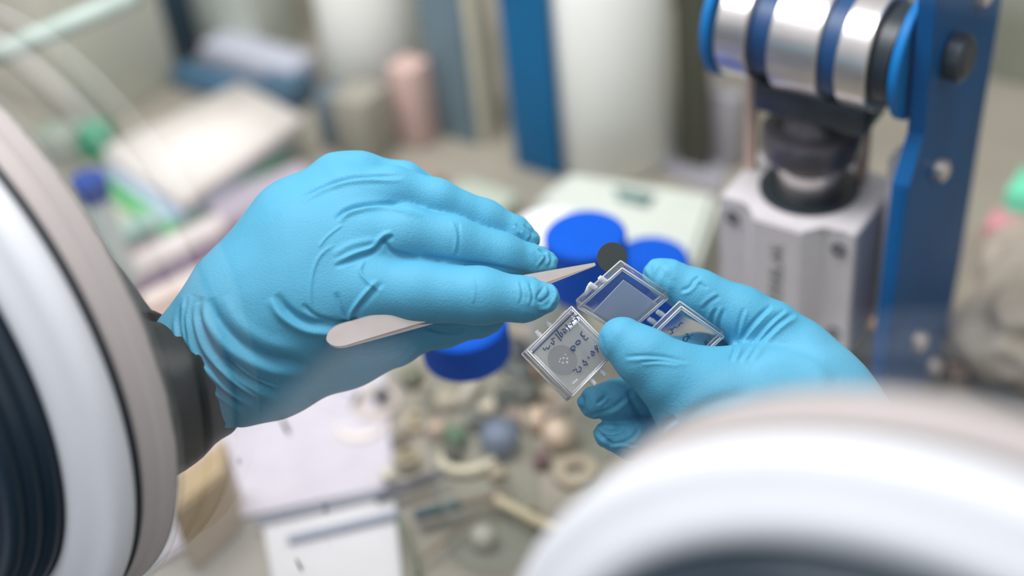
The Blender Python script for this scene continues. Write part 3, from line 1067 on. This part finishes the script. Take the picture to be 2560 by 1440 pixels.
part('rod', lathe([(0.0, ZT + 0.0007), (0.019, ZT + 0.0007), (0.020, ZT + 0.003), (0.020, ZT + 0.020), (0.016, ZT + 0.022), (0.016, ZT + .034), (0, ZT + .034)], 48), M_STEEL, 'silver rod')
pr = [(0, ZT + 0.026), (0.024, ZT + 0.026), (0.030, ZT + 0.029), (0.031, ZT + 0.031), (0.031, ZT + 0.044), (0.029, ZT + 0.047), (0.018, ZT + 0.048), (0.012, ZT + 0.058), (0, ZT + 0.058)]
part('anvil', lathe(pr, 64), mat('gunmetal', (88, 84, 92), 0.28, 0.6, vary=0.1), 'dark knurled anvil')
ZR = ZT + 0.108
RX = Matrix.Rotation(math.pi / 2, 4, 'Y')
part('fork', box(0.074, 0.034, 0.020, (0.004, 0.0, ZT + 0.068), 0.003), M_DARKSTEEL, 'dark fork block')
for xx, yy in ((0.025, 0.024), (-0.043, 0.004)):
    part('guide_post', lathe([(0, ZT + 0.0005), (0.0042, ZT + 0.0005), (0.0042, ZT + 0.088), (0, ZT + 0.088)], 24, None, Matrix.Translation((xx, yy, 0))), mat('brass_post', (214, 186, 168), 0.35, 0.5), 'pale brass guide post')
part('axle', lathe([(0, -0.064), (0.013, -0.064), (0.013, 0.066), (0, 0.066)], 40, None, Matrix.Translation((0, 0, ZR)) @ RX), M_DARKSTEEL, 'dark axle')
for x0, x1, rr in ((-0.051, -0.031, 0.033), (-0.016, 0.015, 0.0345), (0.026, 0.045, 0.0345)):
    part('roller', lathe([(0.012, x0), (rr - .001, x0), (rr, x0 + 0.001), (rr, x1 - 0.001), (rr - .001, x1), (0.012, x1)], 72, None, Matrix.Translation((0, 0, ZR)) @ RX), M_STEEL, 'polished silver roller')
for x0, x1, rr in ((-0.031, -0.018, 0.028), (0.015, 0.026, 0.032), (0.046, 0.056, 0.030)):
    part('spacer', lathe([(0.012, x0 + .0003), (rr, x0 + .0003), (rr, x1 - .0003), (0.012, x1 - .0003)], 48, None, Matrix.Translation((0, 0, ZR)) @ RX), mat('navy_spacer', (0, 56, 104), 0.45) if x0 < 0.04 else M_BLACK, 'dark blue spacer disc')
for x0, x1 in ((-0.0605, -0.055), (0.0575, 0.0635)):
    part('end_disc', lathe([(0, x0), (0.036, x0), (0.0372, x0 + .001), (0.0372, x1 - .001), (0.036, x1), (0, x1)], 72, None, Matrix.Translation((0, 0.004, ZR)) @ RX), M_BLUELIGHT, 'bright blue end disc')
part('hub', lathe([(0, 0.0), (0.014, 0.0), (0.014, 0.008), (0.010, 0.011), (0, 0.011)], 24, None, Matrix.Translation((0.0775, 0.012, ZR)) @ RX), M_DARKSTEEL, 'dark round hub')
# right side plate, standing on the floor, outline in Y-Z
pl = [(-0.040, 0), (0.075, 0), (0.088, 0.10), (0.094, ZT + 0.02), (0.100, ZT + 0.10), (0.094, ZT + 0.24), (-0.005, ZT + 0.24), (-0.02, ZT + .165), (-0.015, ZT + 0.07), (-0.034, ZT + 0.045), (-0.040, ZT - 0.08)]
b = prism([(y, z) for y, z in pl], 0.0, 0.010)
b.transform(Matrix(((0, 0, 1, 0.066), (1, 0, 0, 0), (0, 1, 0, 0), (0, 0, 0, 1))))
bmesh.ops.bevel(b, geom=list(b.edges), offset=0.001, segments=1, affect='EDGES')
part('side_plate', b, M_BLUEP, 'tall blue steel side plate on the right', 0.5)
b = prism([(y * .9, z) for y, z in pl[:1] + [(-0.01, 0), (-0.01, ZB - .002), (-0.045, ZB - .002)]], 0.0, 0.008)
b.transform(Matrix(((0, 0, 1, -0.064), (1, 0, 0, 0), (0, 1, 0, 0), (0, 0, 0, 1))))
for (yy, zz) in ((0.052, ZT + 0.128), (0.066, ZT + 0.128), (0.012, ZT + 0.030), (0.010, ZT - 0.105), (0.050, ZT - .16)):
    part('bolt', lathe([(0, 0.0075), (0.004, 0.0075), (0.0068, 0.0055), (0.0068, 0.0002), (0, 0.0002)], 20, None, Matrix.Translation((0.0763, yy, zz)) @ RX), M_TWEEZ, 'pale steel bolt head')
part('side_bar', box(0.010, 0.018, 0.13, (0.054, 0.012, ZT - 0.03), 0.001), M_ALU, 'grey side bar')
part('pedestal', box(0.070, 0.060, ZB - 0.0205, (-0.012, 0.012, (ZB - 0.0205) / 2 + 0.0185), 0.003), M_BLACK, 'black pedestal')
part('base_plate', box(0.15, 0.12, 0.018, (0.012, 0.035, 0.009), 0.002), M_DARKSTEEL, 'dark base plate')


# ================================================================== BOTTLES
def media_bottle(px, py, d, label, r=0.034, ch=0.026):
    top = P(px, py, d)                        # centre of the cap's top
    H = top.z
    t = thing('glass_bottle', label, 'bottle', (top.x, top.y, 0), group='blue capped glass bottles')
    cr = 0.0265
    hb = H - ch - 0.008
    prof = [(0, 0.0015), (r - .004, 0.0012), (r, 0.006), (r, hb - 0.028), (r - .003, hb - 0.016), (r - .012, hb - 0.004), (0.0185, hb + 0.002), (0.0185, H - 0.004), (0.0165, H - .004)]
    child('body', lathe(prof, 64), M_GLASS, t, 0.6, 'clear glass body')
    cpr = [(cr - .002, H - ch), (cr, H - ch + .001), (cr, H - 0.002), (cr - 0.002, H), (0, H)]
    b = lathe(cpr, 96)
    for v in b.verts:                         # ribs of the grip
        rr = math.hypot(v.co.x, v.co.y)
        if rr > cr - 0.0005 and v.co.z < H - 0.001:
            a = math.atan2(v.co.y, v.co.x)
            s_ = 1 + 0.012 * math.cos(48 * a)
            v.co.x *= s_
            v.co.y *= s_
    child('cap', b, M_CAP, t, 0.6, 'bright blue ribbed screw cap')
    return t


media_bottle(1156, 803, .83, 'blue capped glass bottle under the left hand\'s thumb')
media_bottle(1462, 582, .90, 'blue capped glass bottle directly behind the dark electrode disc', 0.029, 0.044)
media_bottle(1624, 645, .955, 'blue capped glass bottle mostly hidden behind the right index finger', 0.029, 0.046)

# white jars and tall bottles in the background
M_HDPE = mat('white_polythene', (244, 245, 240), 0.45, vary=0.03, scale=8)
M_PALE = mat('pale_plastic', (205, 212, 205), 0.5, vary=0.04, scale=8)


def jar(px, py, r, h, m, label, name='white_bottle', neck=0.45, shoulder=0.12, capm=None, cat='bottle'):
    g = G(px, py, 0)
    t = thing(name, label, cat, (g.x, g.y, 0))
    hs = h * (1 - shoulder)
    child('body', lathe([(0, 0.0005), (r * .92, 0.0005), (r, r * .1), (r, hs - r * .25), (r * .93, hs - r * .08), (r * neck * 1.1, hs + r * .06), (r * neck, hs + r * .12), (r * neck, h * .97)], 64), m, t, 0.8)
    child('cap', lathe([(r * neck * 1.12, hs + r * .2), (r * neck * 1.15, hs + r * .2), (r * neck * 1.15, h), (r * neck * 1.05, h + .002), (0, h + .002)], 64), capm or M_WHITE, t, 0.6)
    return t


jar(1540, 385, 0.054, 0.27, M_HDPE, 'tall wide white plastic bottle standing behind the blue capped bottles')
jar(960, 235, 0.052, 0.24, M_HDPE, 'broad white plastic bottle at the top, left of the grey post')
# white lid lying behind the middle capped bottle
g = P(1372, 575, 1.0)
t = thing('white_pot', 'small white pot with a flat lid beside the middle blue cap', 'pot', (g.x, g.y, 0))
child('body', lathe([(0, 0.0005), (0.022, 0.0005), (0.0235, 0.003), (0.0235, g.z - 0.013), (0, g.z - 0.013)], 48), M_PALE, t, 0.6)
child('lid', lathe([(0, g.z - 0.0128), (0.0255, g.z - 0.0128), (0.026, g.z - .012), (0.026, g.z + 0.001), (0.0245, g.z + 0.0025), (0, g.z + 0.0025)], 48), M_WHITE, t, 0.6)


def simple(name, quad, ztop, thick, m, label, cat, bev=0.002):
    b, loc = slab(quad, ztop, thick, bev)
    o = obj(name, b, m, None, sharp=0.6)
    o.location = loc
    return tag(o, label, cat)


# pale tray with a dark slot
b, loc = slab([(1330, 500), (1420, 425), (1800, 480), (1740, 660), (1560, 640)], 0.05, 0.049, 0.006)
t = thing('pale_tray', 'pale green plastic tray with a dark slot, left of the press', 'tray', loc)
child('body', b, mat('pale_green_plastic', (200, 206, 198), 0.5, vary=0.04), t, 0.6)
pts = [G(x, y, 0.0504) for x, y in ((1535, 468), (1640, 490), (1620, 520), (1545, 500))]
child('slot', prism([(p.x - loc.x, p.y - loc.y) for p in pts], 0.0492, 0.0500), mat('dark_green_slot', (92, 122, 118), 0.7), t, 0.6)


def post(px, py, sx, sy, h, m, label, cat, name, rot=0, bev=0.003):
    g = G(px, py, 0)
    o = obj(name, box(sx, sy, h, (0, 0, h / 2 + .0005), bev), m, None, sharp=0.6)
    o.location = (g.x, g.y, 0)
    o.rotation_euler = (0, 0, rot)
    return tag(o, label, cat)


post(1160, 330, 0.048, 0.03, 0.42, mat('teal_grey_paint', (104, 128, 140), 0.5), 'teal grey upright post behind the left hand', 'post', 'grey_post')
post(1215, 345, 0.018, 0.02, 0.40, mat('cream_strip', (200, 196, 176), 0.5), 'narrow cream strip standing right of the grey post', 'strip', 'cream_strip')
M_BLUEB = mat('blue_bracket_paint', (0, 100, 152), 0.5, vary=0.1, scale=8, spec=0.2)
# blue upright plate left of the tall bottle
g = G(1350, 425, 0)
t = thing('blue_bracket', 'blue painted upright plate left of the tall white bottle', 'bracket', (g.x, g.y, 0))
child('plate', box(0.048, 0.010, 0.36, (0, 0, 0.181), 0.002), M_BLUEB, t, 0.6)
child('foot', box(0.048, 0.02, 0.008, (0, 0.016, 0.0045), 0.001), M_BLUEB, t, 0.6)
child('bolt', lathe([(0, 0.004), (0.006, 0.004), (0.008, 0.0), (0, 0)], 20, None, Matrix.Translation((-0.012, -0.0052, 0.19)) @ Matrix.Rotation(math.pi / 2, 4, 'X')), M_DARKSTEEL, t, 0.6)

post(1050, 350, 0.03, 0.03, 0.085, mat('pink_label', (200, 170, 162), 0.6), 'dull pink carton between the white bottle and the grey post', 'carton', 'pink_carton')
post(925, 385, 0.04, 0.04, 0.07, mat('taupe_plastic', (150, 146, 134), 0.6), 'taupe box in front of the broad white bottle', 'box', 'taupe_box')
post(860, 360, 0.03, 0.03, 0.06, mat('slate_plastic', (92, 108, 118), 0.6), 'slate grey box left of the taupe box', 'box', 'slate_box')
post(1020, 480, 0.05, 0.05, 0.012, mat('brown_dish', (160, 140, 122), 0.6), 'flat brown dish behind the left hand knuckles', 'dish', 'brown_dish')
post(1200, 540, 0.06, 0.045, 0.02, mat('pale_sage', (178, 186, 172), 0.6), 'low sage green box above the left hand fingertips', 'box', 'sage_box')
post(1735, 415, 0.030, 0.01, 0.34, mat('dark_olive', (70, 70, 54), 0.6), 'dark olive board behind the tall white bottle', 'board', 'olive_board')
post(1800, 400, 0.045, 0.02, 0.075, mat('grey_violet', (150, 146, 152), 0.5), 'grey violet block behind the press', 'block', 'grey_block')

simple('reflection_sheet', [(1650, 425), (1765, 190), (1860, 250), (1800, 485)], 0.004, 0.0035, mat('reflection_sheet', (150, 148, 156), 0.5), 'grey sheet added on the floor for the window reflection left of the press', 'sheet', 0.001)  # sheet added to paint the window's grey-violet reflection here

# ---- left background
M_BEIGE = mat('beige_paint', (196, 195, 182), 0.5, vary=0.05, scale=5)
g = G(180, 370, 0)
t = thing('beige_cabinet', 'large beige box at the upper left behind the paper stack', 'cabinet', (g.x - 0.06, g.y + 0.03, 0))
child('body', box(0.17, 0.12, 0.27, (-0.02, 0.06, 0.1355), 0.004), M_BEIGE, t, 0.6)
child('panel', box(0.14, 0.004, 0.22, (-0.02, -0.0022, 0.14), 0.001), mat('beige_panel', (208, 205, 192), 0.5), t, 0.6)
post(440, 135, 0.05, 0.05, 0.16, mat('dark_navy', (14, 48, 66), 0.6), 'dark navy box between the beige and pale boxes', 'box', 'navy_box')
post(615, 115, 0.105, 0.06, 0.26, mat('pale_sage_paint', (196, 202, 192), 0.5), 'pale grey green box at the top left of centre', 'box', 'pale_box')
post(560, 235, 0.12, 0.03, 0.02, mat('steel_blue', (60, 98, 124), 0.6), 'low steel blue case behind the paper stack', 'case', 'blue_case')
post(720, 260, 0.045, 0.045, 0.03, mat('slate_blue', (66, 96, 118), 0.6), 'slate blue block right of the paper stack', 'block', 'blue_block')
post(660, 195, 0.13, 0.04, 0.035, mat('lavender_case', (186, 188, 202), 0.5), 'pale lavender case in front of the pale box', 'case', 'lavender_case')
tag(obj('pale_pipe', tube([P(-60, 160, 1.12), P(340, -10, 1.10)], 0.0085, 16), mat('pale_pipe', (180, 196, 188), 0.5), None, smooth=True), 'pale slanting pipe at the top left corner', 'pipe')

# paper stack: white top, coloured edges
q4 = [(600, 205), (755, 290), (450, 495), (258, 372)]
t = None
cc = sum((G(x, y, 0.05) for x, y in q4), Vector()) / 4
t = thing('paper_stack', 'tilted stack of white paper with green and pale blue edges at left', 'paper stack', (cc.x, cc.y, 0))
pts = [G(x, y, 0.05) for x, y in q4]
for (z0, z1, gr, m_, nm) in ((0.034, 0.050, 0.0, mat('paper', (232, 224, 218), 0.7), 'paper_block'), (0.024, 0.0338, 0.14, mat('pale_blue_card', (182, 204, 226), 0.7), 'blue_card'),
                             (0.014, 0.0238, 0.28, mat('green_card', (110, 204, 130), 0.7), 'green_card'), (0.0005, 0.0138, 0.50, mat('cream_card', (204, 208, 186), 0.7), 'cream_card')):
    sh = ((pts[2] + pts[3]) / 2 - cc) * gr
    k_ = 0.97 if gr else 1.0
    child(nm, prism([((p.x - cc.x) * k_ + sh.x, (p.y - cc.y) * k_ + sh.y) for p in pts], z0, z1), m_, t, 0.6)
post(205, 385, 0.07, 0.03, 0.03, mat('deep_green', (12, 140, 100), 0.6), 'deep green carton at the corner of the paper stack', 'carton', 'green_carton', 0.5)
post(175, 400, 0.035, 0.035, 0.035, mat('grey_knob', (142, 152, 142), 0.6), 'grey green block in front of the green carton', 'block', 'grey_cube', 0.3)
# small vial with blue cap lying left
va, vb, vc = P(195, 475, 1.08), P(262, 440, 1.08), P(215, 500, 1.08)
t = thing('vial', 'small blue capped vial beside the left glove port', 'vial', (P(222, 458, 1.12).x, P(222, 458, 1.12).y, 0))
H = P(222, 440, 1.12).z
child('body', lathe([(0, 0.0005), (0.013, 0.0005), (0.013, H - 0.018), (0, H - .018)], 32), mat('frosted_vial', (196, 210, 210), 0.4), t, 0.6)
child('cap', lathe([(0, H - 0.0178), (0.0145, H - 0.0178), (0.0145, H), (0, H)], 32), mat('royal_cap', (0, 60, 140), 0.6, spec=0.1), t, 0.6)

# parallel rails and strips lower left
simple('white_rail', [(300, 650), (545, 530), (565, 560), (320, 690)], 0.03, 0.0295, mat('rail_white', (214, 206, 204), 0.5), 'white rail running diagonally behind the left wrist', 'rail')
simple('teal_rail', [(255, 575), (500, 470), (520, 500), (270, 610)], 0.03, 0.0295, mat('rail_teal', (150, 178, 170), 0.5), 'pale teal rail nearest the paper stack', 'rail')
simple('lavender_rail', [(500, 500), (750, 400), (780, 440), (560, 560)], 0.026, 0.0255, mat('rail_lavender', (176, 166, 178), 0.5), 'lavender strip between the paper stack and the left hand', 'strip')
simple('mauve_strip', [(290, 640), (600, 500), (640, 540), (330, 700)], 0.020, 0.0195, mat('strip_mauve', (166, 138, 146), 0.5), 'mauve strip beside the white rail', 'strip')
simple('violet_strip', [(325, 700), (620, 560), (640, 580), (345, 730)], 0.016, 0.0155, mat('strip_violet', (108, 84, 120), 0.5), 'dark violet strip left of the left wrist', 'strip')
simple('cream_rail', [(345, 735), (640, 595), (660, 615), (360, 765)], 0.024, 0.0235, mat('rail_cream', (226, 212, 204), 0.5), 'cream rail left of the left wrist', 'rail')
simple('tan_tray', [(355, 770), (660, 600), (800, 900), (480, 1100)], 0.006, 0.0055, mat('tan_tray', (206, 178, 164), 0.6), 'flat tan tray beneath the left wrist', 'tray')
b, loc = slab([(500, 650), (580, 610), (610, 690), (530, 720)], 0.03, 0.0225, 0.006)
o = obj('red_pad', b, mat('red_pad', (226, 98, 100), 0.6), None, sharp=0.6)
o.location = loc
tag(o, 'small red pad on the tan tray behind the left wrist', 'pad')
simple('tan_slab', [(430, 1190), (560, 1090), (560, 1180), (430, 1285)], 0.06, 0.0595, mat('tan_slab', (178, 156, 122), 0.6), 'tan slab under the black sleeve', 'case')  # flat-topped tan slab filling the area below the sleeve

# ---- floor clutter, lower centre
M_SHEET = mat('pale_sheet', (206, 204, 206), 0.6, vary=0.03)
simple('haze_board', [(420, 1010), (960, 900), (985, 1215), (600, 1290), (330, 1440), (300, 1200)], 0.0045, 0.004, mat('haze_board', (196, 190, 200), 0.6), 'flat board on the floor at lower left, coloured with the lavender window haze', 'board', 0.001)  # lavender reflection of the window is put into the board's colour
simple('pale_sheet', [(655, 1310), (985, 1235), (1010, 1500), (690, 1500)], 0.0085, 0.0035, M_SHEET, 'pale grey sheet at the bottom edge left of centre', 'sheet', 0.001)


def rod(a, b_, r, m, label, name='rod', cat='rod'):
    A_, B_ = G(a[0], a[1], r + .009), G(b_[0], b_[1], r + .009)
    c = (A_ + B_) / 2
    o = obj(name, tube([A_ - c, B_ - c], r, 12), m, None, sharp=0.8)
    o.location = c
    return tag(o, label, cat)


M_ROD = mat('dark_rod', (66, 70, 82), 0.5)
rod((640, 1305), (1000, 1222), 0.0028, mat('grey_rod', (126, 132, 146), 0.5), 'long grey rod across the pale sheet')
rod((940, 1245), (1110, 1185), 0.0036, M_ROD, 'short dark rod right of the pale sheet')
rod((720, 1350), (1000, 1285), 0.0028, mat('blue_grey_rod', (130, 140, 160), 0.5), 'lower blue grey rod on the pale sheet')
rod((1035, 1290), (1150, 1262), 0.0042, mat('teal_rod', (58, 84, 88), 0.5), 'dark teal rod end below the curved dish')
rod((1150, 1262), (1260, 1235), 0.0022, mat('brown_rod', (136, 110, 92), 0.5), 'thin brown rod left of the cream stick')
rod((1240, 1248), (1420, 1340), 0.0035, mat('cream_stick', (226, 208, 176), 0.5), 'cream wooden stick pointing at the right port', 'stick', 'stick')
rod((1000, 970 + 320), (1045, 1440), 0.0022, mat('olive_wire', (110, 118, 92), 0.5), 'olive wire running down at the bottom', 'wire', 'wire')
rod((1045, 1400), (1290, 1220), 0.0014, mat('brown_wire', (140, 122, 104), 0.5), 'thin brown wire crossing the floor', 'wire', 'wire')

bits = [
    (1285, 905, 'knob', 15, (70, 74, 78), 'big dark slate bung between the left blue cap and the sample box'),
    (1270, 1010, 'knob', 11, (62, 66, 62), 'dark charcoal bung under the slate bung'),
    (1335, 1060, 'knob', 10, (214, 190, 168), 'light peach bung below the dark olive lump'),
    (1190, 1060, 'knob', 8, (92, 96, 92), 'dark grey green bung above the cream dish'),
    (1000, 1100, 'knob', 7, (120, 112, 94), 'brown olive bead below the steel ring'),
    (1150, 985, 'hook', 12, (206, 196, 182), 'small pale curved tube right of the sand stopper'),
    (1395, 1055, 'knob', 8, (96, 90, 92), 'dark plum bead beside the pale tan bung'),
    (1245, 1190, 'knob', 7, (176, 160, 140), 'sandy bead below the blue grey ball'),
    (1360, 900, 'ring', 10, (104, 100, 98), 'dark grey ring seen beneath the closed sample box'),
    (1020, 1160, 'ring', 9, (160, 148, 120), 'khaki ring above the short dark rod'),
  # px, py, kind, size mm, rgb, label
    (940, 1010, 'ring', 19, (196, 184, 176), 'pale steel ring with dark centre below the left thumb'),
    (958, 1008, 'knob', 7, (66, 68, 66), 'dark round plug in the pale steel ring'),
    (862, 1000, 'ring', 14, (206, 200, 210), 'pale ring left of the steel ring'),
    (905, 1068, 'arc', 16, (232, 222, 214), 'white curved dish rim below the steel ring'),
    (1170, 1140, 'arc', 20, (236, 224, 202), 'bright curved cream dish rim in the middle'),
    (1140, 1100, 'knob', 9, (88, 118, 92), 'dull green stopper in the cream dish'),
    (1135, 1135, 'knob', 7, (78, 80, 70), 'dark olive stopper under the green one'),
    (1228, 985, 'hook', 20, (226, 210, 192), 'cream curved tube below the left blue cap'),
    (1252, 1115, 'knob', 15, (112, 124, 150), 'blue grey ball beside the cream dish'),
    (1225, 1040, 'ring', 12, (120, 112, 106), 'grey brown ring above the blue grey ball'),
    (1300, 950, 'knob', 12, (92, 96, 98), 'dark grey lump left of the sample box'),
    (1290, 870, 'ring', 11, (150, 130, 124), 'mauve brown ring between the hands'),
    (1330, 935, 'knob', 7, (208, 160, 130), 'small orange brown cap below the sample box'),
    (1318, 1000, 'knob', 12, (96, 98, 90), 'dark olive lump under the sample box'),
    (1375, 1010, 'ring', 13, (196, 178, 162), 'pale tan ring left of the curled fingers'),
    (1400, 1100, 'knob', 13, (206, 184, 164), 'pale tan bung left of the little finger'),
    (1352, 1155, 'knob', 7, (110, 84, 84), 'dark mauve bead below the curled fingers'),
    (1030, 950, 'knob', 10, (112, 114, 92), 'olive stopper right of the steel ring'),
    (1070, 1000, 'ring', 12, (150, 144, 126), 'grey olive ring right of the olive stopper'),
    (1120, 1010, 'knob', 9, (190, 176, 158), 'sand coloured stopper in the middle of the clutter'),
    (1090, 1080, 'knob', 8, (204, 176, 156), 'peach stopper left of the green one'),
    (1040, 1055, 'ring', 10, (178, 166, 140), 'sand coloured ring near the peach stopper'),
    (1180, 960, 'ring', 9, (170, 156, 146), 'pinkish grey ring under the left blue cap'),
    (1290, 1050, 'knob', 9, (150, 130, 124), 'mauve stopper right of the grey ball'),
    (1310, 780, 'knob', 9, (150, 140, 130), 'taupe stopper between the fingertips and the sample box'),
    (1340, 830, 'ring', 14, (186, 170, 160), 'pale pinkish ring behind the sample box'),
    (1395, 740, 'ring', 15, (196, 190, 186), 'pale grey ring behind the sample box corner'),
    (975, 1205, 'knob', 6, (206, 198, 180), 'cream bead at the end of the dark rod'),
    (1330, 1290, 'ring', 11, (168, 160, 140), 'faint sand ring above the cream stick'),
    (1210, 1350, 'knob', 9, (196, 190, 180), 'pale grey pellet near the bottom edge'),
    (1440, 1180, 'ring', 16, (172, 160, 140), 'tan ring between the stick and the little finger'),
]
for i, (px, py, kd, sz, rgb, lab) in enumerate(bits):
    s_ = sz / 1000
    m_ = mat('clutter_%s' % lab.split()[0], rgb, 0.45, 0.1)
    g = G(px, py, 0.004)
    z0 = 0.0008
    if kd == 'ring':
        b = lathe([(s_ * .45, z0), (s_ * .98, z0), (s_, z0 + .001), (s_ * .95, z0 + .006), (s_ * .5, z0 + .006), (s_ * .45, z0 + .004)], 40, closed=True)
        nm, cat = 'washer_ring', 'ring'
    elif kd == 'knob':
        b = lathe([(0, z0), (s_ * .8, z0), (s_ * .9, z0 + s_ * .3), (s_, z0 + s_ * .8), (s_ * .85, z0 + s_ * 1.3), (s_ * .4, z0 + s_ * 1.55), (0, z0 + s_ * 1.6)], 28)
        nm, cat = 'stopper', 'stopper'
    elif kd == 'arc':
        b = tube([(s_ * math.cos(a), s_ * .8 * math.sin(a), .0045 + z0) for a in [math.radians(170 + 14 * k) for k in range(13)]], [.0018] + [.0036] * 11 + [.0018], 10)
        nm, cat = 'dish_rim', 'dish'
        b.transform(Matrix.Rotation(math.radians(40), 4, 'Z'))
    else:
        b = tube([(s_ * .6 * math.cos(a), s_ * 1.2 * math.sin(a), .006 + z0) for a in [math.radians(-60 + 16 * k) for k in range(10)]], .0048, 12)
        nm, cat = 'curved_tube', 'tube'
    o = obj(nm, b, m_, None, sharp=0.8)
    if 'in the pale steel ring' in lab:
        for v in o.data.vertices:
            v.co.z += 0.0062
    o.location = (g.x, g.y, 0.006 if 'dark rod' in lab else 0)
    tag(o, lab, cat, 'small parts scattered on the glovebox floor')


# ---- right background: crumpled bag, strap, packet
def crumple(name, c, rx, ry, rz, m, label, cat, seed, amp=0.22):
    b = bmesh.new()
    bmesh.ops.create_icosphere(b, subdivisions=5, radius=1)
    Vv = np.array([v.co[:] for v in b.verts])
    h1 = noise3(Vv, 3.2, seed)
    h2 = np.abs(noise3(Vv, 7, seed + 1))
    for v, p, q in zip(b.verts, h1, h2):
        k = 1 + amp * (0.6 * p - 0.5 * q)
        z = max(v.co.z * k, -0.72)
        v.co = Vector((v.co.x * k * rx, v.co.y * k * ry, (z + .72) * rz + .001))
    o = obj(name, b, m, None, smooth=True)
    o.location = (c.x, c.y, 0)
    return tag(o, label, cat)


crumple('crumpled_bag', G(2560, 860, 0), 0.060, 0.085, 0.055, mat('beige_bag', (172, 162, 150), 0.55, vary=0.12, scale=30), 'crumpled beige bag at the right edge beside the press', 'bag', 5)
post(2590, 590, 0.05, 0.04, 0.05, mat('mint_packet', (110, 214, 176), 0.6), 'mint green packet at the right edge above the bag', 'packet', 'green_packet')
post(2570, 640, 0.07, 0.03, 0.03, mat('pink_packet', (206, 142, 150), 0.6), 'dull pink packet at the right edge', 'packet', 'pink_packet')
tag(obj('black_strap', tube([G(2360, 905, .012), G(2440, 950, .012), G(2530, 1015, .012), G(2620, 1060, .012)], 0.010, 12), M_BLACK, None, smooth=True), 'thick black strap across the floor right of the press', 'strap')
post(2400, 960, 0.02, 0.02, 0.02, mat('peach_nut', (206, 172, 158), 0.5), 'pale peach block at the foot of the press', 'block', 'peach_block')
post(2190, 830, 0.05, 0.05, 0.01, mat('amber_card', (190, 150, 110), 0.6), 'amber coloured card behind the press', 'card', 'amber_card')

struct('lab_floor', box(14, 10, 0.02, (0, -4.5, -0.96)), mat('dark_lab_floor', (48, 54, 60), 0.7, vary=0.1, scale=3))
# unseen white panel standing in for a coat, shaped to mirror as haze
b = prism([(-1.037, -0.165), (-0.94, -0.13), (-0.905, -0.85), (-1.58, -0.85)], 0, 0.05)
b.transform(Matrix(((1, 0, 0, 0), (0, 0, -1, -0.62), (0, 1, 0, 0), (0, 0, 0, 1))))
bmesh.ops.subdivide_edges(b, edges=b.edges[:], cuts=6, use_grid_fill=True)
tag(obj('haze_panel', b, mat('haze_panel_white', (240, 238, 248), 0.8), None, sharp=0.6), 'unseen white panel added outside, mirrored as haze in the lower left of the window', 'coat')
bpy.context.view_layer.update()
